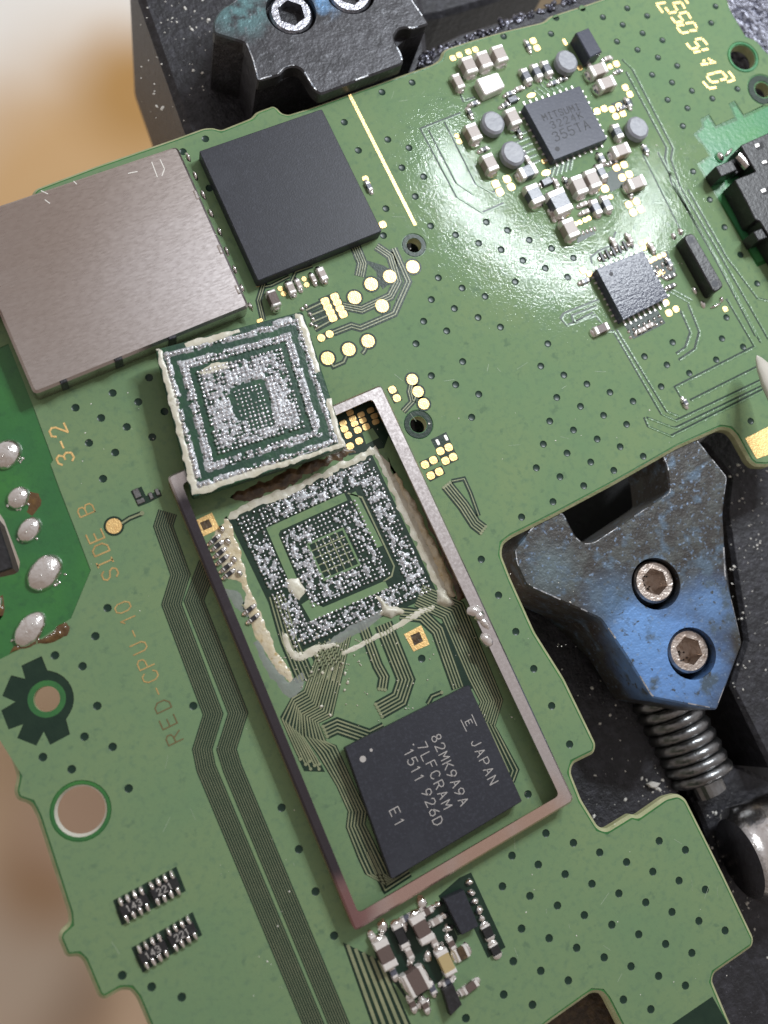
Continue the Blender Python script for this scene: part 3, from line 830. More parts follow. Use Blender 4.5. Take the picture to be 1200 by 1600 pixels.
# ---------------------------------------------------------------- lettering, drawn as strokes
FONT = {
 '0': [[(1, 0), (3, 0), (4, 1.5), (4, 4.5), (3, 6), (1, 6), (0, 4.5), (0, 1.5), (1, 0)]],
 '1': [[(.8, 4.8), (2, 6), (2, 0)]],
 '2': [[(0, 4.6), (.8, 6), (3, 6), (4, 4.8), (3.6, 3.4), (0, 0), (4, 0)]],
 '3': [[(0, 5), (1, 6), (3, 6), (4, 4.8), (3, 3.3), (1.6, 3.2)], [(3, 3.3), (4, 2), (3.2, .2), (1, 0), (0, 1)]],
 '4': [[(3, 0), (3, 6), (0, 2), (4, 2)]],
 '5': [[(3.8, 6), (.5, 6), (.2, 3.3), (2.5, 3.7), (4, 2.6), (3.8, .9), (2.4, 0), (.9, .1), (0, 1)]],
 '6': [[(3.4, 6), (1, 3.8), (0, 1.8), (.8, .2), (3, 0), (4, 1.2), (3.8, 2.9), (2, 3.5), (.5, 2.6)]],
 '7': [[(0, 6), (4, 6), (1.6, 0)]],
 '8': [[(2, 3.2), (.6, 3.9), (.5, 5.2), (1.4, 6), (2.7, 6), (3.5, 5.2), (3.4, 3.9), (2, 3.2), (.3, 2.2), (.1, .9), (1.2, 0), (2.9, 0), (3.9, .9), (3.7, 2.2), (2, 3.2)]],
 '9': [[(.7, 0), (3, 2.4), (4, 4.4), (3, 5.9), (1, 6), (0, 4.8), (.3, 3.2), (2, 2.6), (3.6, 3.5)]],
 'A': [[(0, 0), (2, 6), (4, 0)], [(.8, 2.2), (3.2, 2.2)]],
 'B': [[(0, 0), (0, 6), (2.6, 6), (3.7, 5.2), (3.6, 3.8), (2.6, 3.2), (0, 3.2)], [(2.6, 3.2), (4, 2.4), (4, .8), (2.8, 0), (0, 0)]],
 'C': [[(4, 4.8), (3, 6), (1.2, 6), (0, 4.5), (0, 1.5), (1.2, 0), (3, 0), (4, 1.2)]],
 'D': [[(0, 0), (0, 6), (2.4, 6), (4, 4.4), (4, 1.6), (2.4, 0), (0, 0)]],
 'E': [[(4, 6), (0, 6), (0, 0), (4, 0)], [(0, 3.1), (3.2, 3.1)]],
 'F': [[(4, 6), (0, 6), (0, 0)], [(0, 3.1), (3.2, 3.1)]],
 'I': [[(1, 6), (3, 6)], [(2, 6), (2, 0)], [(1, 0), (3, 0)]],
 'J': [[(3.2, 6), (3.2, 1.4), (2.2, 0), (.8, .1), (0, 1.4)]],
 'K': [[(0, 0), (0, 6)], [(4, 6), (.2, 2.6)], [(1.2, 3.4), (4, 0)]],
 'L': [[(0, 6), (0, 0), (4, 0)]],
 'M': [[(0, 0), (0, 6), (2, 2.4), (4, 6), (4, 0)]],
 'N': [[(0, 0), (0, 6), (4, 0), (4, 6)]],
 'P': [[(0, 0), (0, 6), (2.8, 6), (4, 5), (3.8, 3.4), (2.6, 2.8), (0, 2.8)]],
 'R': [[(0, 0), (0, 6), (2.8, 6), (4, 5), (3.8, 3.6), (2.6, 3), (0, 3)], [(2, 3), (4, 0)]],
 'S': [[(4, 4.9), (3, 6), (1, 6), (.1, 4.8), (.8, 3.5), (3.2, 2.6), (4, 1.3), (3, 0), (1, 0), (0, 1.1)]],
 'T': [[(0, 6), (4, 6)], [(2, 6), (2, 0)]],
 'U': [[(0, 6), (0, 1.4), (1, 0), (3, 0), (4, 1.4), (4, 6)]],
 '-': [[(.6, 3), (3.4, 3)]],
 '.': [[(1.8, .2), (2.4, .2)]],
}


def glyph(mb, ch, c, h, ang, w, z, asp=0.62):
    """one letter of height h (mm) centred at c, its baseline turned by ang"""
    s = h / 6
    cs, sn = math.cos(ang), math.sin(ang)
    for st in FONT[ch]:
        q = []
        for x, y in st:
            lx, ly = (x - 2) * s * asp * 1.5, (y - 3) * s
            q.append(Vector((c.x + cs * lx - sn * ly, c.y + sn * lx + cs * ly, 0)))
        for i in range(len(q) - 1):
            d = (q[i + 1] - q[i]).normalized() * (w * 0.3)
            mb.strip([q[i] - d, q[i + 1] + d], w, z, z + 0.012 + 0.0012 * (i % 3))


def legend(text, pts, h, w, m_, label, z=0.006):
    for ch, (x, y) in zip(text, pts):
        mb = MB()
        glyph(mb, ch, P(x, y), h, math.pi / 2, w, z)
        tag(mb.build('printed_letter', m_, board), label)
legend('RED', [(272, 1153), (263, 1128), (254, 1103)], 0.92, 0.075, 'brown_print', 'brown letter of the word RED at the left')
legend('-CPU-10', [(246, 1080), (235, 1057), (227, 1036), (217, 1012), (209, 990), (200, 967), (192, 949)], 0.92, 0.08, 'gold_print', 'worn tan character of -CPU-10 at the left')
legend('SIDE', [(172, 897), (164, 879), (157, 858), (149, 838)], 0.95, 0.10, 'gold_print', 'tan letter of the word SIDE beside the test pad')
legend('B', [(134, 797)], 0.95, 0.09, 'gold_print', 'tan letter B above the test pad')
legend('3-2', [(102, 716), (97, 695), (91, 673)], 1.0, 0.12, 'gold', 'gold character of 3-2 at the left')
# segment figures in the upper right corner
SEG = [((150, 40), (238, 24)), ((160, 48), (213, 120)), ((235, 70), (275, 122)), ((268, 125), (338, 112)), ((312, 38), (350, 100)), ((305, 34), (385, 20)), ((387, 24), (420, 80)), ((425, 0), (450, 35)), ((368, 128), (440, 114)), ((444, 120), (476, 176)), ((360, 143), (404, 196)), ((290, 162), (330, 214)), ((334, 212), (402, 201)), ((342, 240), (413, 233)), ((346, 257), (384, 308)), ((390, 312), (455, 300)), ((426, 221), (503, 210)), ((507, 214), (532, 266)), ((464, 290), (530, 284)), ((436, 406), (474, 458)), ((478, 460), (545, 450)), ((502, 492), (565, 481)), ((517, 372), (578, 360)), ((583, 364), (630, 420)), ((512, 388), (554, 440)), ((577, 470), (640, 460)), ((570, 606), (638, 598)), ((588, 578), (610, 565)), ((652, 592), (710, 583)), ((635, 550), (685, 580)), ((632, 702), (694, 686)), ((625, 717), (664, 770)), ((668, 773), (735, 764)), ((702, 682), (764, 670)), ((768, 675), (815, 730)), ((752, 752), (810, 740)), ((830, 670), (884, 740)), ((818, 770), (888, 747)), ((590, 765), (640, 824)), ((645, 832), (713, 820))]
for i0, i1, lab in ((0, 8, 'first gold seven-segment figures at the top edge'), (8, 13, 'second gold seven-segment figure from the top'), (13, 19, 'gold seven-segment nought below the two fives'), (19, 26, 'gold seven-segment figure above the dash'), (26, 30, 'small gold cross mark between segment figures'), (30, 40, 'lowest gold seven-segment figure beside the drilled hole')):
    mb = MB()
    for a, b in SEG[i0:i1]:
        mb.strip(PL(zz(1000, 0, 6, [a, b])), 0.19, -0.002, 0.018)
    tag(mb.build('printed_lettering', 'gold', board), lab)

mb = MB()
for k in range(46):
    x, y = random.choice(((random.uniform(620, 1120), random.uniform(560, 700)), (random.uniform(100, 480), random.uniform(1000, 1560)), (random.uniform(780, 1130), random.uniform(1270, 1540)), (random.uniform(580, 700), random.uniform(130, 400))))
    a = random.gauss(1.0, 0.9); l = random.uniform(0.15, 1.0)
    q = P(x, y)
    mb.strip([q, q + Vector((math.cos(a) * l, math.sin(a) * l, 0))], random.uniform(0.012, 0.028), -0.002, 0.006)
tag(mb.build('scratch_marks', 'scratch', board), kind='stuff')

# ================================================================ soldered parts
def slab(name, px, z0, z1, m_, ch=0.05, label=None, parent=board, rnd=0.0, top=None):
    """a package whose top corners are given on its top level"""
    mb = MB()
    q = ccw(PL(px, z1 if top is None else top))
    if rnd: q = fillet(q, rnd, 3)
    mb.prism(q, z0, z1, ch, bottom=True)
    o = mb.build(name, m_, parent)
    if label: tag(o, label)
    return o


def write(parent, text, a, b, h, w, m_, ang, z, name='letter', label=None):
    n = len(text)
    for i, ch in enumerate(text):
        if ch == ' ': continue
        t = i / (n - 1) if n > 1 else 0
        mb = MB()
        glyph(mb, ch, P(a[0] + (b[0] - a[0]) * t, a[1] + (b[1] - a[1]) * t, z), h, ang, w, z - 0.006)
        mb.build(name, m_, parent)


# big unmarked chip, upper left
slab('memory_chip', [(311, 236), (503, 170), (597, 361), (403, 439)], 0.06, 1.1, 'chip', 0.05, 'large unmarked black square chip beside the metal can', rnd=0.12)
# marked memory chip inside the frame
fc = slab('memory_chip', [(539, 1168), (733, 1070), (816, 1252), (612, 1374)], 0.28, 1.05, 'chip', 0.04, 'black memory chip with white lettering inside the metal frame', rnd=0.1)
D90 = -math.pi / 2
T1 = 1.056
write(fc, '82MK9A9A', (682, 1153), (724, 1252), 0.60, 0.055, 'laser', D90, T1)
write(fc, '.', (652, 1160), (652, 1160), 0.60, 0.075, 'laser', D90, T1)
write(fc, '7L', (660, 1166), (666, 1182), 0.60, 0.055, 'laser', D90, T1)
write(fc, 'FCRAM', (674, 1195), (698, 1257), 0.60, 0.055, 'laser', D90, T1)
write(fc, '1511', (639, 1176), (655, 1216), 0.60, 0.055, 'laser', D90, T1)
write(fc, '926D', (667, 1239), (684, 1283), 0.60, 0.055, 'laser', D90, T1)
write(fc, 'E', (617, 1268), (617, 1268), 0.60, 0.055, 'laser', D90, T1)
write(fc, '1', (624, 1285), (624, 1285), 0.60, 0.055, 'laser', D90, T1)
write(fc, 'JAPAN', (744, 1161), (770, 1219), 0.60, 0.055, 'laser', D90, T1)
mb = MB()
mb.strip(PL([(720, 1125), (729, 1143)], T1), 0.05, T1 - 0.006, T1 + 0.008)
mb.strip(PL([(737, 1116), (745, 1134)], T1), 0.05, T1 - 0.006, T1 + 0.008)
glyph(mb, 'E', P(732.5, 1129, T1), 0.42, D90, 0.05, T1 - 0.006)
mb.build('maker_mark', 'laser', fc)
mb = MB(); c = P(567, 1186, T1); mb.disc(c.x, c.y, 0.2, T1 - 0.01, T1 + 0.004, 18)
c = P(580, 1172, T1); mb.disc(c.x, c.y, 0.1, T1 - 0.01, T1 + 0.004, 12)
mb.build('pin_one_mark', 'laser', fc)
# solder balls showing along the memory chip's near side
mb = MB()
for k in range(22):
    t = k / 21
    c = P(543 + (612 - 543) * t, 1182 + (1368 - 1182) * t, 0.0)
    for j in range(2):
        mb.dome(c + Vector((0.12 + j * 0.32, 0, 0.0)), 0.12, 0.12, 0.28, seg=7, rings=3)
tag(mb.build('solder_balls', 'ball', fc, smooth=True), kind='stuff')
# power chip with faint lettering, upper right
mi = slab('power_chip', [(819, 164), (906, 134), (949, 217), (866, 250)], 0.02, 0.85, 'chip_gloss', 0.03, 'grey-black square chip with dark etched lettering among capacitors', rnd=0.05)
T2 = 0.856
write(mi, 'MITSUMI', (851, 183), (902, 167), 0.48, 0.06, 'laser_dark', 0, T2)
write(mi, '3224K', (864, 195), (906, 180), 0.52, 0.06, 'laser_dark', 0, T2)
write(mi, '355TA', (869, 213), (916, 195), 0.68, 0.07, 'laser_dark', 0, T2)
mb = MB(); c = P(871, 232.5, T2); mb.disc(c.x, c.y, 0.18, T2 - 0.01, T2 + 0.003, 14); mb.build('pin_one_mark', 'laser_dark', mi)
au = slab('sound_chip', [(932, 420), (1005, 392), (1045, 464), (974, 500)], 0.02, 0.9, 'chip_glitter', 0.03, 'glittering grey square chip below the capacitor cluster', rnd=0.05)
mb = MB(); c = P(955, 428, 0.905); mb.disc(c.x, c.y, 0.16, 0.895, 0.908, 12); mb.build('pin_one_mark', 'laser_dark', au)

def pins(parent, corners, n, z, skip=()):
    c = [P(*q) for q in corners]
    cen = (c[0] + c[1] + c[2] + c[3]) / 4
    for k in range(4):
        if k in skip: continue
        a, b = c[k], c[(k + 1) % 4]
        out = ((a + b) / 2 - cen); out.z = 0; out.normalize()
        for i in range(n):
            q = a.lerp(b, (i + 0.7) / (n + 0.4)) + out * 0.10
            mb = MB()
            mb.strip([q - out * 0.2, q + out * random.uniform(0.18, 0.3)], 0.13, 0.0, 0.07)
            mb.build('pin', 'term', parent)
pins(mi, [(814, 168), (902, 139), (944, 222), (861, 256)], 9, 0.0)
pins(au, [(928, 426), (1001, 398), (1041, 470), (969, 506)], 9, 0.0)
# two-ended parts
CAPME = {}
def two_end(name, x, y, L, W, H, body, ang, tf=0.24, z=0.0, term='term', label=None):
    key = (name, L, W, H, body, tf)
    if key not in CAPME:
        b = MB(); b.box(0, 0, 0.03, L * (1 - 0.06), W * 0.94, H - 0.05, 0, 0.03)
        t = MB(); t.box(-L / 2 + L * tf / 2, 0, 0.0, L * tf, W, H, 0, 0.07)
        # solder fillet at the foot
        n0 = len(t.f)
        t.dome(Vector((-L / 2 - 0.02, 0, 0)), 0.26, W * 0.56, min(0.5, H * 0.62), 0, 10, 3, 0.12)
        t.mi[n0:] = [1] * (len(t.f) - n0)
        bo = b.build(name, body, board)
        t1 = t.build('terminal', [term, 'solder'], bo)
        CAPME[key] = (bo.data, t1.data)
        o = bo
    else:
        o = link(name, CAPME[key][0], board)
        t1 = link('terminal', CAPME[key][1], o)
    o.location = P(x, y, H) - Vector((0, 0, H - z))
    o.rotation_euler.z = ang + random.uniform(-0.03, 0.03)
    t2 = link('terminal', CAPME[key][1], o)
    t2.rotation_euler.z = math.pi
    if label: tag(o, label)
    return o
V = math.pi / 2
for x, y in ((734, 100), (757.5, 91.7), (781.7, 82.5)):
    two_end('capacitor', x, y, 1.30, 0.90, 0.85, 'cap', V)
two_end('capacitor', 716.7, 125.8, 1.15, 0.62, 0.6, 'cap', V)
for x, y in ((823.3, 116.7), (840, 110), (855.8, 105)):
    two_end('resistor', x, y, 1.12, 0.56, 0.5, 'res', V, 0.3)
for x, y in ((802.5, 181), (740.8, 205), (766.7, 252.5)):
    two_end('capacitor', x, y, 1.30, 0.86, 0.85, 'cap', V)
for x, y in ((936, 107), (949, 128), (971.7, 233), (996, 284)):
    two_end('capacitor', x, y, 1.36, 0.88, 0.85, 'cap', 0)
two_end('resistor', 966, 204, 1.12, 0.60, 0.6, 'res', V, 0.3)
two_end('resistor', 826, 266, 1.35, 0.86, 0.7, 'res', 0, 0.28)
two_end('resistor', 836.7, 301.7, 1.45, 1.0, 0.8, 'res', V, 0.28)
two_end('resistor', 876, 313, 1.78, 1.35, 0.85, 'res', V, 0.26, label='largest white-ended part below the lettered power chip')
for x, y in ((892.5, 355), (906, 287.5), (927.5, 278)):
    two_end('capacitor', x, y, 1.42, 0.92, 0.9, 'cap', V)
for x, y in ((941, 267.5), (932.5, 322.5), (949, 316.7)):
    two_end('resistor', x, y, 1.15, 0.58, 0.5, 'res', V, 0.3)
two_end('resistor', 941, 246, 0.75, 0.42, 0.4, 'res', V, 0.34)
two_end('resistor', 855, 282.5, 0.85, 0.5, 0.4, 'res', 0, 0.16, term='black')
two_end('resistor', 801.7, 154, 0.8, 0.45, 0.4, 'res', 0, 0.16, term='black')
two_end('capacitor', 941, 512.5, 1.15, 0.62, 0.5, 'cap_brown', 0, 0.26)
for x, y, a in ((790, 163, 0), (812, 205, V), (742, 160, 0), (735, 175, V), (757, 232, 0), (820, 240, V), (826, 250, V), (870, 285, V), (886, 283, V), (912, 318, 0), (958, 252, 0), (921, 100, V), (866, 128, 0), (880, 122, 0), (812, 137, 0), (950, 90, 0), (1010, 232, V), (985, 300, V), (864, 335, V), (915, 330, 0), (1020, 386, V), (1047, 410, V), (1050, 430, 0), (915, 438, 0), (1003, 515, 0), (1015, 508, 0), (960, 378, V), (985, 372, V), (1050, 446, 0)):
    two_end('resistor', x, y, 0.62, 0.34, 0.30, random.choice(('res', 'black', 'cap')), a, 0.34)
# small parts round the big chip, middle left
two_end('capacitor', 428, 465, 1.15, 0.62, 0.85, 'cap_brown', V, 0.2)
two_end('capacitor', 455, 449, 0.85, 0.5, 0.45, 'cap', V, 0.32)
two_end('resistor', 467, 443, 0.7, 0.34, 0.35, 'cap', V, 0.36)
two_end('resistor', 490, 434, 0.6, 0.32, 0.35, 'cap', V, 0.36)
two_end('capacitor', 504, 427, 0.95, 0.5, 0.5, 'cap', V, 0.36)
two_end('resistor', 577, 290, 0.7, 0.36, 0.3, 'res', V, 0.34)
two_end('resistor', 1072, 628, 0.5, 0.34, 0.3, 'res', V, 0.4)
two_end('resistor', 983, 160, 0.7, 0.34, 0.3, 'res', V, 0.36)
two_end('resistor', 973, 167, 0.5, 0.3, 0.3, 'res', 0, 0.36)
two_end('resistor', 967, 110, 0.45, 0.3, 0.25, 'res', 0, 0.4)
two_end('resistor', 826, 70, 0.75, 0.3, 0.3, 'res', V, 0.4)
two_end('resistor', 797, 145, 0.6, 0.34, 0.3, 'res', 0, 0.36)
# bottom cluster
two_end('capacitor', 603, 1492, 1.75, 0.92, 0.85, 'cap_brown', V, 0.27)
two_end('capacitor', 660, 1452, 1.75, 0.92, 0.85, 'cap_brown', V, 0.27)
two_end('resistor', 627, 1463, 1.5, 0.62, 0.45, 'black', V, 0.22)
two_end('capacitor', 652, 1535, 1.35, 1.45, 0.85, 'cap_brown', 0.03, 0.22, label='wide brown capacitor below the frame corner')
two_end('capacitor', 698, 1505, 1.55, 0.78, 0.8, 'cap_tan', V, 0.2, label='tan yellow capacitor below the frame corner')
two_end('resistor', 722, 1490, 0.85, 0.8, 0.3, 'brown', 0, 0.28)
two_end('resistor', 736, 1543, 1.05, 0.5, 0.35, 'cap_brown', 0.1, 0.24)
two_end('resistor', 724, 1550, 0.55, 0.42, 0.35, 'cap', 0.1, 0.34)
for x, y, a in ((585, 1470, V), (615, 1520, V), (640, 1490, V), (678, 1470, V), (682, 1440, 0), (676, 1545, V), (706, 1475, V), (636, 1435, 0), (668, 1425, 0), (700, 1535, 0), (645, 1570, V), (665, 1572, V)):
    two_end('resistor', x, y, 0.75, 0.42, 0.36, random.choice(('res', 'cap_brown', 'cap')), a, 0.34)
slab('regulator_chip', [(694, 1405), (725, 1391), (748, 1447), (722, 1461)], 0.02, 0.75, 'chip', 0.03, 'small black chip with solder pads below the frame')
darkpatch([(717, 1372), (736, 1363), (790, 1480), (762, 1497), (740, 1450), (715, 1462), (685, 1400)], 0.008)
darkpatch([(580, 1462), (640, 1435), (690, 1405), (715, 1465), (690, 1530), (640, 1570), (620, 1540), (590, 1510)], 0.007)
mb = MB()
for x, y, a, b in ((733, 1378, .3, .22), (736, 1395, .3, .2), (741, 1408, .32, .22), (748, 1422, .3, .25), (752, 1434, .28, .2), (694, 1430, .3, .24), (700, 1450, .35, .25), (684, 1412, .3, .2), (598, 1447, .35, .45), (631, 1447, .3, .4), (659, 1412, .35, .5), (668, 1495, .3, .4), (690, 1481, .28, .35), (640, 1503, .25, .4), (655, 1570, .2, .3), (668, 1565, .2, .3)):
    mb.dome(P(x, y), a, b, 0.26, -0.4, 9, 3, 0.5)
tag(mb.build('solder_fillets', 'solder', board, smooth=True), kind='stuff')
two_end('resistor', 763, 1457, 0.8, 0.62, 0.3, 'black', V, 0.16)
two_end('resistor', 775, 1485, 0.7, 0.6, 0.3, 'black', V, 0.16)
slab('transistor', [(692, 1548), (708, 1537), (722, 1570), (704, 1588)], 0.05, 0.75, 'black', 0.05)
# black block parts
slab('crystal', [(900, 51), (920, 43), (941, 80), (922, 90)], 0.02, 1.25, 'chip_gloss', 0.06, 'tall black block at the top of the capacitor cluster')
sw = slab('sensor_bar', [(1067, 369), (1083, 363), (1132, 447), (1116, 458)], 0.05, 1.35, 'black', 0.08, 'long narrow black bar beside the glittering chip', rnd=0.35)
mb = MB()
for x, y in ((1079, 375), (1117, 443)):
    c = P(x, y, 1.352); mb.disc(c.x, c.y, 0.26, 1.34, 1.358, 14)
mb.build('bar_dot', 'chip', sw)
mb = MB()
for x, y, a, b in ((1052, 369, .22, .3), (1063, 362, .22, .3), (1085, 454, .2, .3), (1098, 476, .2, .32), (1127, 468, .18, .24), (1118, 478, .5, .12)):
    mb.dome(P(x, y), a, b, 0.2, 0.0, 9, 3, 0.3)
tag(mb.build('solder_fillets', 'solder', board, smooth=True), kind='stuff')
# crystal can with a bright metal lid
o = slab('oscillator_can', [(744, 123), (778, 112), (790, 135), (758, 149)], 0.02, 0.85, 'term', 0.08, 'square part with a shiny metal lid among the capacitors', rnd=0.15)
slab('lid', [(750, 125.5), (775, 117.5), (784.5, 133.5), (759.5, 143.5)], 0.85, 0.875, 'tin', 0.01, parent=o)
# inductors
for x, y, r, sh in ((771.7, 190, 18.5, 0), (886.7, 94, 18, 0), (998, 198, 18, 0), (803, 238, 19.5, 1)):
    H = 0.9
    s = pxmm(x, y, H)
    c = P(x, y, H)
    rr = r / s
    mb = MB()
    pl = []
    for k in range(8):
        a = math.pi / 8 + k * math.pi / 4
        w_ = 1.05 if k in (1, 2, 5, 6) else 0.98
        pl.append(Vector((c.x + rr * 1.04 * math.cos(a), c.y + rr * w_ * 1.1 * math.sin(a), 0)))
    pl = fillet(pl, 0.25, 3)
    mb.prism(pl, 0.25, H, 0.16)
    mb.prism(inset(ccw(pl), 0.22), 0.0, 0.25)
    tag(mb.build('inductor', 'coil', board), 'pale grey octagonal coil' if not sh else 'pale grey coil nearest the lettered chip')

# rows of tiny pins round the glittering chip
mb = MB(); md = MB()
for k in range(6):
    x, y = 940 + k * 9, 402 - k * 4.4
    md.box(P(x, y).x, P(x, y).y, 0.0, 0.16, 0.75, 0.12, 0.0)
    mb.dome(P(x - 4, y + 3), 0.13, 0.26, 0.12, 0, 8, 3)
for j in range(2):
    for k in range(7):
        x, y = 982 + k * 8 + j * 3, 518 - k * 4.0 + j * 9
        mb.dome(P(x, y), 0.13, 0.15, 0.12, 0, 8, 3, 0.4)
for k in range(8):
    x, y = 1026 + (k % 3) * 9, 418 - (k % 3) * 4 + (k // 3) * 9
    mb.dome(P(x, y), 0.15, 0.2, 0.12, 0, 8, 3, 0.4)
for k in range(5):
    x, y = 905 + k * 6, 366 - k * 2.2
    mb.dome(P(x, y), 0.12, 0.2, 0.10, 0, 8, 3, 0.4)
tag(mb.build('pin_solder', 'solder', board, smooth=True), kind='stuff')
tag(md.build('pin_row', 'black', board), kind='stuff')
mb = MB()
for x, y in ((478, 478), (472, 483), (484, 491), (489, 499), (494, 510), (486, 507)):
    mb.dome(P(x, y), 0.16, 0.18, 0.16, 0, 9, 3)
tag(mb.build('pin_solder', 'solder', board, smooth=True), kind='stuff')
# little tinned strip by the corner of the frame
darkpatch([(204, 768), (221, 760), (228, 775), (250, 765), (253, 775), (232, 786), (216, 792)], 0.008)
mb = MB()
for x, y, a, b in ((214, 771, .2, .3), (220, 783, .25, .16), (236, 775, .12, .22), (246, 769, .12, .22)):
    mb.box(P(x, y).x, P(x, y).y, 0, a * 2, b * 2, 0.1, 0, 0.03)
tag(mb.build('pin_solder', 'springsteel', board), kind='stuff')

# resistor packs at the lower left
def pack(corners, text, label):
    c = [P(*q, 0.0) for q in corners]
    mb = MB(); mb.prism([Vector((q.x, q.y, 0)) for q in c], -0.002, 0.008)
    tag(mb.build('trace_gap', 'dark', board), kind='stuff')
    def at(s, t):
        return c[0].lerp(c[1], s).lerp(c[3].lerp(c[2], s), t)
    ang = math.atan2((c[1] - c[0]).y, (c[1] - c[0]).x)
    L = (c[1] - c[0]).length
    for k in range(2):
        b = MB()
        q = at(0.26 + 0.48 * k, 0.52)
        b.box(q.x, q.y, 0.02, L * 0.42, 0.62, 0.30, ang, 0.05)
        o = b.build('resistor_pack', 'black', board)
        tag(o, label[k])
        g = MB()
        for j, ch in enumerate(text[k]):
            glyph(g, ch, at(0.17 + 0.48 * k + 0.085 * j, 0.52), 0.36, ang, 0.05, 0.316)
        tag(g.build('lettering', 'laser', o), kind='stuff')
        for t in (0.22, 0.82):
            for j in range(4):
                e = MB()
                q = at(0.10 + 0.48 * k + 0.108 * j, t)
                e.dome(Vector((q.x, q.y, 0)), 0.16, 0.40, 0.36, ang, 10, 4, 0.2)
                e.build('terminal', 'solder', o, smooth=True)
pack([(176.5, 1407), (275.5, 1354), (290.5, 1392), (190, 1446)], ('143', '221'), ('left half of the upper tiny resistor pack', 'right half of the upper tiny resistor pack'))
pack([(205, 1481), (301, 1425), (316, 1461), (223, 1520)], ('143', '221'), ('left half of the lower tiny resistor pack', 'right half of the lower tiny resistor pack'))

# ---------------------------------------------------------------- metal can and metal frame
can_top = [(-75, 345), (274, 228), (283, 233), (389, 475), (386, 481), (56, 616), (50, 612), (8, 513), (-75, 330)]
CZ = 1.55
q = fillet(ccw(PL([(-75, 345), (277, 227), (390, 479), (53, 616), (-6, 478), (-75, 505)], CZ)), 0.35, 3)
mb = MB()
mb.prism(q, 0.06, CZ, 0.16)
can = tag(mb.build('shield_can', 'tin', board, smooth=False), 'brownish grey sheet metal can covering the upper left of the board')
# solder tabs along its lower and right edges, and scratches
for (a, b) in (((181, 563), (189, 560)), ((265, 529), (273, 526)), ((96, 598), (103, 595)), ((305, 300), (309, 309)), ((342, 385), (346, 394)), ((370, 448), (374, 457))):
    mb = MB()
    p0, p1 = P(*a, CZ), P(*b, CZ)
    d = (p1 - p0); nrm = Vector((d.y, -d.x, 0)).normalized()
    mb.box((p0.x + p1.x) / 2, (p0.y + p1.y) / 2, 0.2, d.length * 1.5, 0.22, CZ - 0.12, math.atan2(d.y, d.x), 0.05)
    mb.build('tab', 'holder' if a[1] > 500 else 'solder', can)
mb = MB()
for a, b in (((237, 253), (246, 277)), ((250, 249), (257, 264)), ((257, 264), (253, 275)), ((200, 271), (215, 268)), ((115, 283), (120, 288)), ((64, 298), (75, 303)), ((70, 312), (78, 318))):
    mb.strip(PL([a, b], CZ), 0.06, CZ - 0.004, CZ + 0.012)
tag(mb.build('scratch', 'dust', can), kind='stuff')
mb = MB()
for k in range(9):
    t = k / 8
    c = P(293 + (391 - 293) * t + random.uniform(-1, 1), 246 + (480 - 246) * t, 0.9)
    mb.dome(c, 0.14, 0.35, 0.35, 0, 9, 3, 0.5)
tag(mb.build('solder_seam', 'solder', can, smooth=True), kind='stuff')

FZ = 1.35
f_out = fillet(ccw(PL([(261, 744), (596, 600), (896, 1246), (894, 1254), (555, 1456)], FZ)), 0.3, 3)
f_in = fillet(ccw(PL([(284, 756), (582, 623), (874, 1243), (560, 1427)], FZ)), 0.3, 3)
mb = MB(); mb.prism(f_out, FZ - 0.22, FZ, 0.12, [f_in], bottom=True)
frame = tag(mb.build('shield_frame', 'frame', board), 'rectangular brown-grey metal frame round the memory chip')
mb = MB(); mb.prism(inset(f_out, 0.02), 0.0, FZ - 0.22, 0.0, [inset(f_out, 0.27)])
tag(mb.build('frame_wall', 'frame_wall', frame), 'upright wall below the frame rim')
mb = MB()
for x, y, a, b, h, an in ((742, 955, .55, .36, .24, -.5), (757, 974, .24, .5, .2, .3), (760, 1000, .36, .5, .26, .2), (749, 963, .36, .36, .32, 0)):
    mb.dome(P(x, y, FZ - .03), a, b, h, an, 10, 3, 0.3)
tag(mb.build('torn_edge', 'solder', frame, smooth=True), 'bright torn nick on the right rail of the frame')

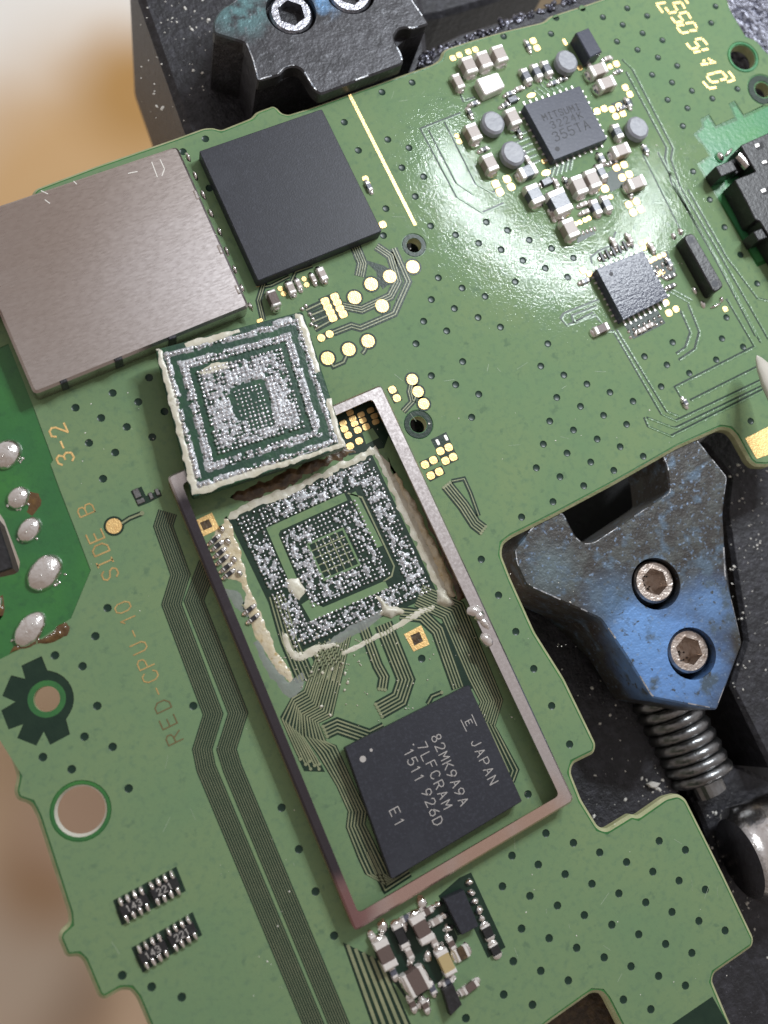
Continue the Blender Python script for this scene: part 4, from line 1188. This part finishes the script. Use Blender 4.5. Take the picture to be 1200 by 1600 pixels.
# ---------------------------------------------------------------- desoldered processor site and the lifted chip
def bga(corners_px, z, parent, bands, cover, seed, cream=None, ball_r=0.118, n=31, keep=0.93, base_h=0.02, holes=()):
    """crust heightfield, solder balls; corners ordered tl, tr, br, bl; s,t run -1..1"""
    c = [P(*q, z) for q in corners_px]
    def at(s, t):
        u, v = (s + 1) / 2, (t + 1) / 2
        q = c[0].lerp(c[1], u).lerp(c[3].lerp(c[2], u), v)
        return Vector((q.x, q.y, z))
    def inband(d):
        return any(a <= d <= b for a, b in bands)
    N = 150
    mb = MB()
    idx = {}
    hh = {}
    for j in range(N + 1):
        for i in range(N + 1):
            s, t = -1 + 2 * i / N, -1 + 2 * j / N
            nv = noise.noise_vector(Vector((s * 7, t * 7, seed)))
            d = max(abs(s + nv.x * 0.03), abs(t + nv.y * 0.03))
            if d < 0.6: d = d * 0.72 + 0.28 * 1.06 * (abs(s) ** 4 + abs(t) ** 4) ** 0.25
            k = noise.fractal(Vector((s * 13, t * 13, seed + 4)), 1.0, 2.0, 3)
            g = 0.5 * noise.noise(Vector((s * 2.1, t * 2.1, seed + 9)))
            on = inband(d) and k + g > cover
            if on:
                for (s0, s1, t0, t1) in holes:
                    if s0 < s < s1 and t0 < t < t1: on = False
            hh[i, j] = (0.04 + 0.05 * abs(k) + 0.03 * noise.noise(Vector((s * 45, t * 45, seed)))) if on else None
    for j in range(N):
        for i in range(N):
            q = [(i, j), (i + 1, j), (i + 1, j + 1), (i, j + 1)]
            if sum(hh[a] is not None for a in q) >= 3:
                f = []
                for a in q:
                    if a not in idx:
                        s, t = -1 + 2 * a[0] / N, -1 + 2 * a[1] / N
                        w = at(s, t)
                        edge = any(hh.get((a[0] + e, a[1] + g_)) is None for e in (-1, 0, 1) for g_ in (-1, 0, 1))
                        idx[a] = len(mb.v)
                        mb.v.append((w.x, w.y, z + (0.004 if edge else (hh[a] or 0.05))))
                    f.append(idx[a])
                mb.f.append(tuple(f[::-1])); mb.mi.append(0)
    tag(mb.build('underfill_crust', 'residue', parent, smooth=True), kind='stuff')
    bl = MB()
    for j in range(n):
        for i in range(n):
            s, t = -0.94 + 1.88 * i / (n - 1), -0.94 + 1.88 * j / (n - 1)
            d = max(abs(s), abs(t))
            grid = any(s0 < s < s1 and t0 < t < t1 for (s0, s1, t0, t1) in holes)
            if not (inband(d) or grid or d < 0.20): continue
            if random.random() > keep: continue
            w = at(s, t) + Vector((random.gauss(0, .015), random.gauss(0, .015), base_h if d > 0.22 and not grid else 0.0))
            r = ball_r * (random.uniform(0.8, 1.15) if d > 0.22 else 0.8)
            bl.dome(w, r, r * random.uniform(.8, 1.1), r * random.uniform(0.9, 1.5), random.random() * 3, 8, 3, 0.25)
    tag(bl.build('solder_balls', 'ball', parent, smooth=True), kind='stuff')
    return at


# the site on the board
SITE = [(352, 806), (584, 700), (692, 930), (455, 1030)]
mb = MB(); mb.prism(PL([(357, 812), (580, 708), (684, 928), (458, 1022)]), -0.002, 0.012)
tag(mb.build('processor_site', 'dark', board), 'bare square processor footprint full of solder dots inside the frame')
site = bpy.data.objects['processor_site']
def quad(px, z0, z1, m_, name='copper_land', parent=board):
    mb = MB(); mb.prism(PL(px), z0, z1); return mb.build(name, m_, parent)
at = bga(SITE, 0.012, site, [(0.24, 0.50), (0.66, 0.90)], 0.06, 3.0, n=35, keep=0.93, ball_r=0.098, base_h=0.03, holes=((-.2, .2, -.2, .2), (-0.12, .16, -.5, -.22)))
def locpx(pts):
    return [at(s, t) for s, t in pts]
def land(pts, m_='trace', w=0.0, parent=site, z1=0.04):
    mb = MB()
    if w: mb.strip(locpx(pts), w, 0.006, z1)
    else: mb.prism(locpx(pts), 0.006, z1)
    return mb.build('copper_land', m_, parent)
land([(-.62, -.64), (.42, -.64), (.42, -.54), (-.48, -.54), (-.52, -.50), (-.54, .10), (-.64, .10)], 'pour')
land([(-.62, .42), (-.52, .40), (-.40, .56), (.42, .56), (.42, .66), (-.60, .66)], 'pour')
land([(.47, -.60), (.56, -.60), (.58, .15), (.50, .15)], 'pour')
land([(.46, -.62), (.60, -.50), (.60, .44), (.52, .54), (.40, .56)], 'trace', 0.10)
land([(-.25, -.24), (.22, -.24), (.22, .25), (-.25, .25), (-.25, -.24)], 'pour', 0.14)
for k in range(1, 5):
    land([(-.25 + .094 * k, -.24), (-.25 + .094 * k, .25)], 'trace', 0.07, z1=0.03)
    land([(-.25, -.24 + .098 * k), (.22, -.24 + .098 * k)], 'trace', 0.07, z1=0.032)
# resin left round the site
R = 'underfill_residue'
tag(blob(R, [(346, 820), (356, 806), (372, 850), (386, 905), (404, 950), (428, 1010), (462, 1062), (452, 1068), (425, 1035), (402, 1000), (388, 968), (380, 948), (385, 930), (376, 912), (352, 902), (340, 868), (333, 838)], 0.0, 0.07, 'amber', board, 0.15, 0.2, 0.7, 0.12, 1.0), 'amber resin with tiny embedded parts left of the processor site')
blob(R, [(402, 1000), (425, 1035), (452, 1068), (474, 1045), (478, 1062), (470, 1082), (455, 1092), (440, 1084), (428, 1062), (412, 1040), (396, 1004)], 0.0, 0.07, 'smear', board, 0.2, 0.2, 0.4, 0.5, 2.0)
blob(R, [(440, 985), (450, 992), (456, 1012), (465, 1022), (520, 1000), (528, 1008), (470, 1034), (455, 1030), (444, 1012)], 0.012, 0.07, 'cream', board, 0.13, 0.2, 0.6, 0.10, 3.0)
blob(R, [(506, 1003), (560, 968), (600, 950), (604, 956), (570, 984), (530, 1006), (512, 1012)], 0.012, 0.08, 'smear', board, 0.18, 0.15, 0.4, 0.3, 4.0)
blob(R, [(533, 1020), (600, 985), (650, 955), (678, 944), (680, 950), (640, 972), (585, 1002), (536, 1026)], 0.012, 0.04, 'cream', board, 0.13, 0.12, 0.6, 0.10, 5.0)
tag(blob(R, [(588, 930), (596, 934), (606, 946), (624, 950), (634, 956), (612, 966), (602, 962), (590, 960), (598, 952)], 0.03, 0.4, 'cream', board, 0.15, 0.12, 0.5, 0.25, 6.0), 'pale resin shard sticking up at the lower edge of the processor site')
blob(R, [(586, 700), (602, 712), (630, 775), (660, 830), (690, 900), (700, 928), (690, 936), (678, 915), (650, 850), (622, 790), (600, 738), (584, 712)], 0.012, 0.08, 'cream', board, 0.14, 0.24, 0.7, 0.12, 7.0)
blob(R, [(603, 712), (640, 770), (680, 850), (705, 905), (712, 935), (700, 930), (670, 860), (635, 785)], 0.0, 0.30, 'amber', board, 0.14, 0.16, 0.7, 0.16, 8.0)
blob(R, [(640, 745), (668, 760), (720, 880), (735, 930), (715, 940), (705, 900), (680, 845)], 0.0, 0.2, 'brown', board, 0.25, 0.2, 0.5, 0.3, 8.5)  # brownish resin, its dark tone also painting the shadow beside the right rail
blob(R, [(352, 812), (356, 800), (440, 765), (520, 728), (585, 698), (590, 708), (520, 742), (440, 780)], 0.0, 0.07, 'cream', board, 0.14, 0.26, 0.7, 0.12, 9.0)
tag(blob(R, [(360, 778), (430, 740), (530, 700), (560, 698), (545, 712), (460, 752), (380, 790)], 0.0, 0.15, 'brown', board, 0.16, 0.4, 0.8, 0.3, 10.0), 'burnt brown resin between the lifted chip and the processor site')
blob(R, [(683, 922), (697, 915), (700, 930), (712, 948), (700, 950), (682, 945)], 0.0, 0.45, 'cream', board, 0.15, 0.15, 0.5, 0.3, 11.0)
blob(R, [(447, 905), (466, 902), (478, 925), (468, 938), (452, 925)], 0.03, 0.12, 'cream', site, 0.15, 0.1, 0.4, 0.2, 12.0)
blob(R, [(330, 905), (375, 930), (386, 950), (396, 975), (376, 958), (352, 925)], 0.0, 0.02, 'smear', board, 0.25, 0.15, 0.3, 0.4, 13.0)
# tiny parts in the resin
for x, y in ((335, 843), (340, 852), (344, 863), (348, 874), (354, 886), (358, 896), (390, 952), (396, 966)):
    two_end('resistor', x, y, 0.62, 0.3, 0.34, 'black', 0.25, 0.3)
mb = MB()
for x, y in ((347, 826), (356, 845), (366, 874), (374, 895)):
    mb.dome(P(x, y, 0.18), 0.16, 0.24, 0.16, 0.3, 9, 3, 0.3)
tag(mb.build('solder_fillets', 'solder', board, smooth=True), kind='stuff')
# crumbs of resin
mb = MB()
for k in range(150):
    x, y = random.gauss(505, 45), random.gauss(1030, 28)
    if k > 90: x, y = random.uniform(540, 760), random.uniform(980, 1180)
    r = random.choice((0.03, 0.04, 0.05, 0.09)) if k < 90 else random.choice((0.03, 0.035, 0.05))
    mb.dome(P(x, y, 0.03), r * random.uniform(.6, 1.6), r, r, random.random() * 3, 6, 2, 0.8)
tag(mb.build('resin_crumbs', 'cream', board), kind='stuff')

# the lifted chip, lying solder side up across the corner of the frame
LZ0, LZ = FZ + 0.03, FZ + 0.95
LC = [(243, 546), (473, 486), (541, 698), (301, 777)]
lift = thing('removed_chip', 'lifted square chip lying solder side up across the corner of the metal frame', 'chip', P(390, 630, LZ0))
mb = MB(); mb.prism(fillet(ccw(PL(LC, LZ)), 0.25, 3), LZ0, LZ, 0.05, bottom=True)
tag(mb.build('package', 'substrate_chip', lift), 'dark green chip package')
at2 = bga(LC, LZ, lift, [(0.24, 0.555), (0.645, 0.765), (0.84, 0.925)], -0.30, 21.0, n=35, keep=0.93, ball_r=0.102, base_h=0.06, holes=((-.21, .21, -.21, .21), (-.12, .22, .2, .40)))
def blob2(st, h, m_, seed, step=0.13, wob=0.14, lab=None):
    w = [at2(s, t) for s, t in st]
    px = []
    o = blob_w('underfill_residue', w, LZ, h, m_, lift, step, wob, 0.7, 0.07, seed)
    if lab: tag(o, lab)
    return o
def blob_w(name, w, z, h, mats, parent, step, wob, rough, edge, seed):
    global P
    keepP = P
    P = lambda x, y, zz_=0.0: Vector((x, y, zz_))
    try:
        return blob(name, [(q.x, q.y) for q in w], z, h, mats, parent, step, wob, rough, edge, seed)
    finally:
        P = keepP
blob2([(-1, -1), (-.93, -.97), (-.90, -.4), (-.92, .2), (-.90, .90), (-.2, .91), (.5, .93), (.93, .92), (.99, .99), (-.99, .99)], 0.06, 'cream', 1.0, lab='cream resin rim along two sides of the lifted chip')
blob2([(-.62, -.985), (.1, -.985), (.1, -.93), (-.3, -.90), (-.6, -.91)], 0.06, 'cream', 2.0)
blob2([(.88, -.99), (.99, -.99), (.985, -.1), (.90, -.1)], 0.05, 'cream', 3.0)
blob2([(.93, .3), (.99, .3), (.99, 1.0), (.90, .95)], 0.06, 'cream', 4.0)
blob2([(-.56, -.56), (-.36, -.62), (-.15, -.57), (-.18, -.50), (-.5, -.48)], 0.13, 'cream', 5.0)
blob2([(.55, -.98), (.85, -.98), (.82, -.86), (.58, -.88)], 0.10, 'residue', 6.0)

# ---------------------------------------------------------------- solder joints and the parts at the left edge
SJ = [((10, 710), 27, 22, 'big solder joint cut by the left edge, topmost'), ((29, 778), 20, 17, 'small round solder joint, second from top at the left'), ((46, 828), 23, 17, 'round solder joint between the small one and the two large ovals'), ((70, 895), 33, 24, 'large oval solder joint with two bright specks'), ((47, 983), 32, 20, 'oval solder joint beside brown flux'), ((-10, 945), 16, 12, 'solder joint barely showing at the left edge')]
for (x, y), a, b, lab in SJ:
    s = pxmm(x, y)
    mb = MB()
    mb.dome(P(x, y, -0.05), a / s, b / s, 0.55 * b / s + 0.15, math.radians(30), 28, 8, 0.03)
    for k in range(6):
        an = random.uniform(math.pi, 1.8 * math.pi)
        q = P(x, y, -0.04) + Vector((math.cos(an) * a / s * 1.02, math.sin(an) * b / s * 1.05, 0))
        mb.dome(q, 0.07, 0.1, 0.07, random.random() * 3, 7, 2, 0.4)
    o = tag(mb.build('solder_joint', 'solder', board, smooth=True), lab)
    mb = MB()
    for d_ in (-0.28, 0.28):
        q = P(x, y, 0) + Vector((math.cos(math.radians(30)) * d_, math.sin(math.radians(30)) * d_, 0.55 * b / s + 0.02))
        mb.dome(q, 0.10, 0.08, 0.10, 0.5, 9, 3)
    mb.build('pin_tip', 'solder', o, smooth=True)
tag(blob('flux_residue', [(60, 1002), (82, 985), (96, 972), (108, 970), (113, 982), (104, 994), (80, 1003), (40, 1014), (12, 1022), (20, 1012)], -0.03, 0.32, 'flux', board, 0.16, 0.16, 0.5, 0.3, 31.0), 'glossy brown flux lump beside an oval solder joint')
blob('flux_residue', [(46, 768), (60, 772), (64, 790), (52, 806), (40, 800), (44, 786)], -0.05, 0.06, 'flux', board, 0.2, 0.16, 0.5, 0.3, 32.0)
blob('flux_residue', [(-12, 935), (4, 930), (8, 950), (0, 965), (-14, 960)], -0.05, 0.1, 'flux', board, 0.2, 0.16, 0.5, 0.3, 33.0)
slab('edge_connector', [(-50, 760), (-6, 806), (16, 872), (20, 888), (-50, 912)], -4.0, -0.25, 'black', 0.1, 'black plastic part showing through the slot at the left edge')

# black connector in its bay at the right edge
KZ = 1.9
con = slab('ribbon_connector', [(1157, 227), (1290, 168), (1290, 470), (1240, 430), (1187, 345), (1180, 343), (1168, 318), (1148, 281), (1181, 268)], 0.1, KZ, 'black', 0.06, 'black plastic ribbon connector at the right edge', rnd=0.12)
slab('latch', [(1118, 260), (1143, 250), (1152, 265), (1127, 276)], 0.1, KZ - 0.2, 'black', 0.06, parent=con)
slab('latch', [(1177, 362), (1206, 349), (1214, 366), (1185, 376)], 0.1, KZ - 0.2, 'black', 0.06, parent=con)
slab('latch_arm', [(1140, 250), (1160, 242), (1172, 262), (1150, 272)], 0.1, 0.9, 'black', 0.06, parent=con)
mb = MB()
c0, c1 = P(1152, 243, 1.3), P(1168, 260, 1.3)
for k in range(8):
    a0, a1 = math.pi * k / 8, math.pi * (k + 1) / 8
    dirv = Vector((1, 0.12, 0)).normalized()
    q0 = c0.lerp(c1, 0.0); q1 = c1
    nrm = Vector((0.92, 0.39, 0))
    mb.add([q0 + nrm * (0.42 * math.cos(a)) + Vector((0, 0, 0.42 * math.sin(a))) for a in (a0, a1)] + [q1 + nrm * (0.42 * math.cos(a)) + Vector((0, 0, 0.42 * math.sin(a))) for a in (a1, a0)], [(0, 1, 2, 3)])
mb.build('spring_contact', 'chrome', con, smooth=True)
for px in ([(1179, 226), (1191, 221), (1195, 230), (1184, 235)], [(1190, 253), (1204, 247), (1208, 254), (1194, 259)], [(1188, 297), (1203, 291), (1206, 300), (1194, 305)]):
    slab('contact_slot', px, KZ - 0.02, KZ + 0.012, 'holder_dark', 0.0, parent=con)
    slab('contact', [(x * 0.5 + px[0][0] * 0.5, y * 0.5 + px[0][1] * 0.5) for x, y in px], KZ, KZ + 0.03, 'term', 0.0, parent=con)
mb = MB()
mb.dome(P(1124, 246, 0), 0.28, 0.42, 0.4, 0.1, 12, 4, 0.1)
mb.dome(P(1139, 238, 0), 0.5, 0.16, 0.15, 0.4, 10, 3, 0.2)
mb.dome(P(1198, 383, 0), 0.28, 0.4, 0.35, 0.1, 12, 4, 0.1)
tag(mb.build('solder_joint', 'solder', con, smooth=True), 'bright solder foot of the ribbon connector')

# ================================================================ the clamp under and beside the board
holder = thing('board_holder', 'black cast metal board holder with a screw spindle under the circuit board', 'board holder', P(900, 1000, -40))
def block(name, px, z0, z1, m_, ch=0.3, label=None, parent=holder, holes=(), rnd=0.0, sub=None):
    mb = MB()
    q = ccw(PL(px, z1))
    if rnd: q = fillet(q, rnd, 4)
    mb.prism(q, z0, z1, ch, [h for h in holes], bottom=True)
    o = mb.build(name, m_, parent)
    if label: tag(o, label)
    return o
block('bridge', [(560, 330), (700, 300), (780, 700), (660, 740)], -22, -14, 'holder_dark', 0.3)
# upper block, seen beyond the board's top edge
block('upper_block', [(196, -60), (292, 212), (420, 420), (640, 420), (672, 110), (655, -60)], -22, -5.5, 'holder', 0.5, 'black block beyond the top edge of the board', rnd=1.0)
block('cross_bar', [(640, -70), (655, 30), (690, 24), (760, 4), (860, -30), (860, -90)], -16, -9.0, 'holder', 0.4, 'black bar at the top of the picture')
block('back_rail', [(650, 104), (664, 88), (690, 66), (720, 52), (800, 26), (905, -6), (1000, -40), (1020, 20), (900, 60), (700, 130)], -6, -1.6, 'holder', 0.2, 'dark rail under the top edge of the board')
block('corner_arm', [(1120, -60), (1290, -60), (1290, 170), (1196, 110), (1150, 70), (1110, 60)], -8, -2.2, 'dross', 0.2, 'grey worn arm at the upper right corner')
# dross along the back rail
mb = MB()
for k in range(120):
    t = random.random()
    x = 655 + 250 * t
    y = 99 - 100 * t ** 0.93 + random.gauss(-3, 3.0)
    if t < 0.1: y += random.uniform(-4, 8)
    mb.dome(P(x, y, -1.6), random.uniform(.12, .42), random.uniform(.1, .25), random.uniform(.08, .26), random.gauss(0.35, .5), 9, 3, 0.5)
tag(mb.build('dross_crust', 'dross', holder, smooth=True), 'silvery dross crust along the rail at the top edge', kind='stuff')
# right hand body
block('base_plate', [(780, 640), (1400, 560), (1400, 1750), (1000, 1750), (930, 1330), (820, 980)], -40, -24, 'holder_dark', 0.3)
block('left_rail', [(770, 800), (860, 900), (1003, 1092), (1073, 1262), (1200, 1560), (1260, 1750), (1060, 1750), (900, 1330), (800, 990)], -20, -8.0, 'holder', 0.3, 'dusty black rail left of the spindle')
block('right_rail', [(1096, 690), (1140, 745), (1134, 800), (1165, 1000), (1142, 1072), (1205, 1200), (1400, 1100), (1400, 560), (1150, 640)], -20, -6.5, 'holder', 0.3, 'dusty black rail at the right edge')
block('end_block', [(1080, 1245), (1118, 1215), (1134, 1188), (1215, 1222), (1400, 1300), (1400, 1750), (1240, 1750), (1100, 1290)], -30, -9.5, 'holder', 0.3, 'black end block carrying the spindle')
block('under_rail', [(840, 1500), (960, 1530), (1030, 1750), (800, 1750)], -30, -12, 'brown', 0.3)
# spindle spring between rails
def helix(p0, p1, r, wire, turns, name, m_, label, parent):
    ax = (p1 - p0); L = ax.length; ax.normalize()
    a = ax.cross(Vector((0, 0, 1))).normalized(); b = a.cross(ax)
    mb = MB(); n = int(turns * 20); sg = 8
    for i in range(n + 1):
        t = i / n; th = 2 * math.pi * turns * t
        c = p0 + ax * (L * t) + (a * math.cos(th) + b * math.sin(th)) * r
        rad = (a * math.cos(th) + b * math.sin(th))
        for k in range(sg):
            ph = 2 * math.pi * k / sg
            mb.v.append(tuple(c + rad * (wire * math.cos(ph)) + ax * (wire * math.sin(ph))))
    for i in range(n):
        for k in range(sg):
            j = (k + 1) % sg
            mb.f.append((i * sg + k, i * sg + j, (i + 1) * sg + j, (i + 1) * sg + k)); mb.mi.append(0)
    o = mb.build(name, m_, parent, smooth=True)
    tag(o, label)
    return o
helix(P(1015, 1055, -8.0), P(1100, 1222, -8.0), 2.05, 0.46, 10.0, 'coil_spring', 'springsteel', 'steel coil spring below the blue jaw', holder)
def cyl(name, p0, p1, r, m_, parent, seg=24, ch=0.0, label=None):
    ax = (p1 - p0).normalized()
    a = ax.cross(Vector((0, 0, 1)))
    a = a.normalized() if a.length > 1e-3 else Vector((1, 0, 0))
    b = a.cross(ax)
    mb = MB()
    rings = [(p0, r * (1 - ch)), (p0 + ax * (r * ch), r), (p1 - ax * (r * ch), r), (p1, r * (1 - ch))] if ch else [(p0, r), (p1, r)]
    for c, rr in rings:
        mb.v += [tuple(c + a * (rr * math.cos(2 * math.pi * i / seg)) + b * (rr * math.sin(2 * math.pi * i / seg))) for i in range(seg)]
    for k in range(len(rings) - 1):
        for i in range(seg):
            j = (i + 1) % seg
            mb.f.append((k * seg + i, k * seg + j, (k + 1) * seg + j, (k + 1) * seg + i))
    mb.f.append(tuple(range(seg))); mb.f.append(tuple((len(rings) - 1) * seg + i for i in reversed(range(seg))))
    mb.mi = [0] * len(mb.f)
    o = mb.build(name, m_, parent)
    if label: tag(o, label)
    return o
cyl('spindle', P(1000, 1020, -8.0), P(1110, 1240, -8.0), 1.25, 'springsteel', holder, label='dark steel spindle inside the spring')
o = cyl('spindle_knob', P(1156, 1342, -6.0), P(1290, 1290, -6.0), 3.5, 'chrome', holder, 40, 0.18, 'bright steel knob at the right edge')
for p_ in o.data.polygons: p_.use_smooth = len(p_.vertices) == 4

# ---------------------------------------------------------------- jaws
def screw(x, y, ztop, r_px, jaw, hole_r=1.26, label=None, m_='screw'):
    s = pxmm(x, y, ztop)
    R_ = r_px / s
    c = P(x, y, ztop)
    mb = MB()
    outer = [Vector((c.x + R_ * math.cos(2 * math.pi * i / 36), c.y + R_ * math.sin(2 * math.pi * i / 36), 0)) for i in range(36)]
    hexa = [Vector((c.x + R_ * 0.66 * math.cos(math.pi / 3 * i + 0.35), c.y + R_ * 0.66 * math.sin(math.pi / 3 * i + 0.35), 0)) for i in range(6)]
    mb.prism(outer, ztop - 2.6, ztop, R_ * 0.1, [hexa])
    mb.add([(q.x, q.y, ztop - 1.7) for q in hexa], [tuple(range(6))])
    o = mb.build('hex_screw', m_, jaw)
    if label: tag(o, label)
    g = MB()
    for k in range(14):
        a, rr = random.random() * 6.3, R_ * 0.5 * random.random()
        g.dome(Vector((c.x + rr * math.cos(a), c.y + rr * math.sin(a), ztop - 1.69)), .08, .06, .08, 0, 6, 2, .5)
    tag(g.build('socket_dirt', 'holder', o), kind='stuff')


JZ = -0.35
jaw = thing('clamp_jaw', 'blue heat-tinted metal clamp jaw with two hex screws at the right', 'clamp jaw', P(1000, 920, -10), 'clamp jaws')
jp = [(803, 858), (806, 880), (822, 915), (938, 967), (975, 1020), (1018, 1090), (1120, 1110), (1160, 1005), (1150, 960), (1135, 900), (1130, 800), (1137, 745), (1095, 693), (1075, 668), (1025, 690), (1042, 730), (1046, 768), (928, 846), (912, 848), (900, 838), (880, 800), (845, 805)]
pk = [[q for q in pcirc(1025, 912, 41, 32, JZ)], [q for q in pcirc(1081, 1021, 41, 32, JZ)]]
mb = MB(); mb.prism(fillet(ccw(PL(jp, JZ)), 0.25, 3), -6.5, JZ, 0.12, pk, bottom=True)
tag(mb.build('jaw_plate', 'jaw', jaw), 'blue and grey tinted jaw plate with a slot')
mb = MB(); mb.prism(fillet(ccw(PL([(850, 938), (885, 962), (925, 1000), (985, 1066), (1012, 1090), (990, 1050), (945, 975), (870, 935)], -4.5)), 0.2, 2), -9, -4.5, 0.3)
mb.build('jaw_foot', 'jaw', jaw)
mb = MB(); mb.prism(PL([(980, 850), (1130, 850), (1150, 1000), (1110, 1090), (1030, 1080), (970, 960)], -4.0), -9, -4.0)
mb.build('pocket_floor', 'holder_dark', jaw)
screw(1023, 909, JZ - 0.55, 33.5, jaw, label='upper of two hex screws in the blue jaw')
screw(1077, 1017, JZ - 0.55, 34.5, jaw, label='lower of two hex screws in the blue jaw')

def worn_edge(px, z, parent, seed):
    """bright rubbed patches along a plate's rim"""
    q = fillet(ccw(PL(px, z)), 0.25, 3)
    q = inset(q, 0.10)
    mb = MB()
    run = []
    for i in range(len(q) + 1):
        p_ = q[i % len(q)]; nx = q[(i + 1) % len(q)]
        k = max(1, int((nx - p_).length / 0.25))
        for j in range(k):
            w = p_.lerp(nx, j / k)
            if noise.noise(w * 0.7 + Vector((seed, 0, 0))) > 0.02:
                run.append(w)
            else:
                if len(run) > 2: mb.strip(run, random.uniform(0.05, 0.12), z - 0.02, z + 0.006)
                run = []
    if len(run) > 2: mb.strip(run, 0.08, z - 0.02, z + 0.006)
    tag(mb.build('worn_edge', 'wear', parent), kind='stuff')
worn_edge(jp, JZ, jaw, 3.0)
UZ = 1.25
jaw2 = thing('clamp_jaw', 'dark grey worn metal clamp jaw gripping the top edge of the board', 'clamp jaw', P(500, 60, -6), 'clamp jaws')
up = [(333, 52), (333, 33), (345, 14), (368, 0), (400, -60), (620, -60), (645, 0), (671, 37.5), (643, 46), (634, 43), (623, 45), (615, 58), (619, 68), (628, 84), (631, 99), (500, 148), (489, 138), (477, 118), (470, 107), (458, 103), (445, 107), (437, 117), (402, 127), (397, 107), (393, 92), (383, 67), (350, 57)]
pk2 = [[q for q in pcirc(455, 18, 40, 32, UZ)], [q for q in pcirc(547, -14, 40, 32, UZ)]]
mb = MB(); mb.prism(fillet(ccw(PL(up, UZ)), 0.3, 3), 0.1, UZ, 0.12, pk2, bottom=True)
tag(mb.build('jaw_plate', 'jaw_grey', jaw2), 'worn dark grey jaw plate with a scalloped edge')
worn_edge(up, UZ, jaw2, 8.0)
lower = [(335, 52), (335, 30), (368, 0), (400, -60), (620, -60), (645, 0), (668, 36), (640, 46), (622, 60), (600, 70), (560, 84), (520, 98), (480, 96), (440, 112), (402, 124), (393, 92), (383, 67), (350, 57)]
mb = MB(); mb.prism(ccw(PL(lower, UZ)), -5.5, 0.1)
tag(mb.build('jaw_body', 'holder', jaw2), 'black body below the upper jaw plate')
M['screw_grey'] = mat('grey_screw_steel', (0.55, 0.56, 0.62), 0.34, 1.0, bump=[(4, 0.05)], var=[(2, 0.45, 0.7, (0.35, 0.35, 0.38))])
screw(455, 20, UZ - 0.35, 34, jaw2, label='hex screw at the left of the upper jaw', m_='screw_grey')
screw(547, -12, UZ - 0.35, 34, jaw2, label='hex screw cut by the top edge of the picture', m_='screw_grey')

# ---------------------------------------------------------------- small loose things
tip0, tip1 = P(1183, 556, 2.0), P(1225, 625, 4.5)
ax = (tip1 - tip0).normalized()
a_ = ax.cross(Vector((0, 0, 1))).normalized(); b_ = a_.cross(ax)
mb = MB(); sg = 14
for t, r in ((0, .06), (.08, .28), (.3, .62), (.65, .95), (1.0, 1.1)):
    c = tip0.lerp(tip1, t)
    mb.v += [tuple(c + a_ * (r * math.cos(2 * math.pi * i / sg)) + b_ * (0.6 * r * math.sin(2 * math.pi * i / sg))) for i in range(sg)]
for k in range(4):
    for i in range(sg):
        j = (i + 1) % sg
        mb.f.append((k * sg + i, k * sg + j, (k + 1) * sg + j, (k + 1) * sg + i))
mb.f.append(tuple(range(sg))); mb.mi = [0] * len(mb.f)
tag(mb.build('tool_tip', 'bone', None, smooth=True), 'pale pointed tool tip reaching in from the right edge', 'tool tip')
mb = MB()
c = P(1022, 1226, -8.0)
mb.prism(PL([(1012, 1225), (1020, 1221), (1033, 1224), (1026, 1232), (1018, 1231)], -7.6), -7.95, -7.6, 0.08)
tag(mb.build('resin_flake', 'dust', None), 'small white flake lying on the black rail beside the board', 'flake')


def dust(n, boxes, z, lo, hi, m_, label):
    mb = MB()
    for k in range(n):
        x0, y0, x1, y1 = random.choice(boxes)
        x, y = random.uniform(x0, x1), random.uniform(y0, y1)
        r = random.uniform(lo, hi) * random.choice((.6, .8, 1, 1.5))
        mb.dome(P(x, y, z), r * random.uniform(.6, 1.8), r, r * .7, random.random() * 3, 5, 2, 0.8)
    return tag(mb.build('dust_specks', m_, None), label, 'dust', kind='stuff')
dust(90, [(860, 1000, 1000, 1280), (1000, 1180, 1060, 1260)], -8.0, .03, .09, 'dust', 'white dust specks on the black rail')
dust(90, [(1100, 1260, 1200, 1500)], -9.5, .03, .09, 'dust', 'white dust specks on the black end block')
dust(80, [(1140, 720, 1200, 1100)], -6.5, .03, .08, 'dust', 'white dust specks on the right rail')
dust(60, [(220, 0, 330, 190)], -5.5, .03, .09, 'dust', 'white dust specks on the upper black block')
dust(110, [(820, 1280, 1140, 1560), (560, 640, 1050, 720), (600, 120, 1100, 420), (330, 1100, 480, 1560), (120, 560, 240, 960), (780, 880, 900, 1160)], 0.0, .015, .04, 'dust', 'tiny pale specks scattered on the green board')
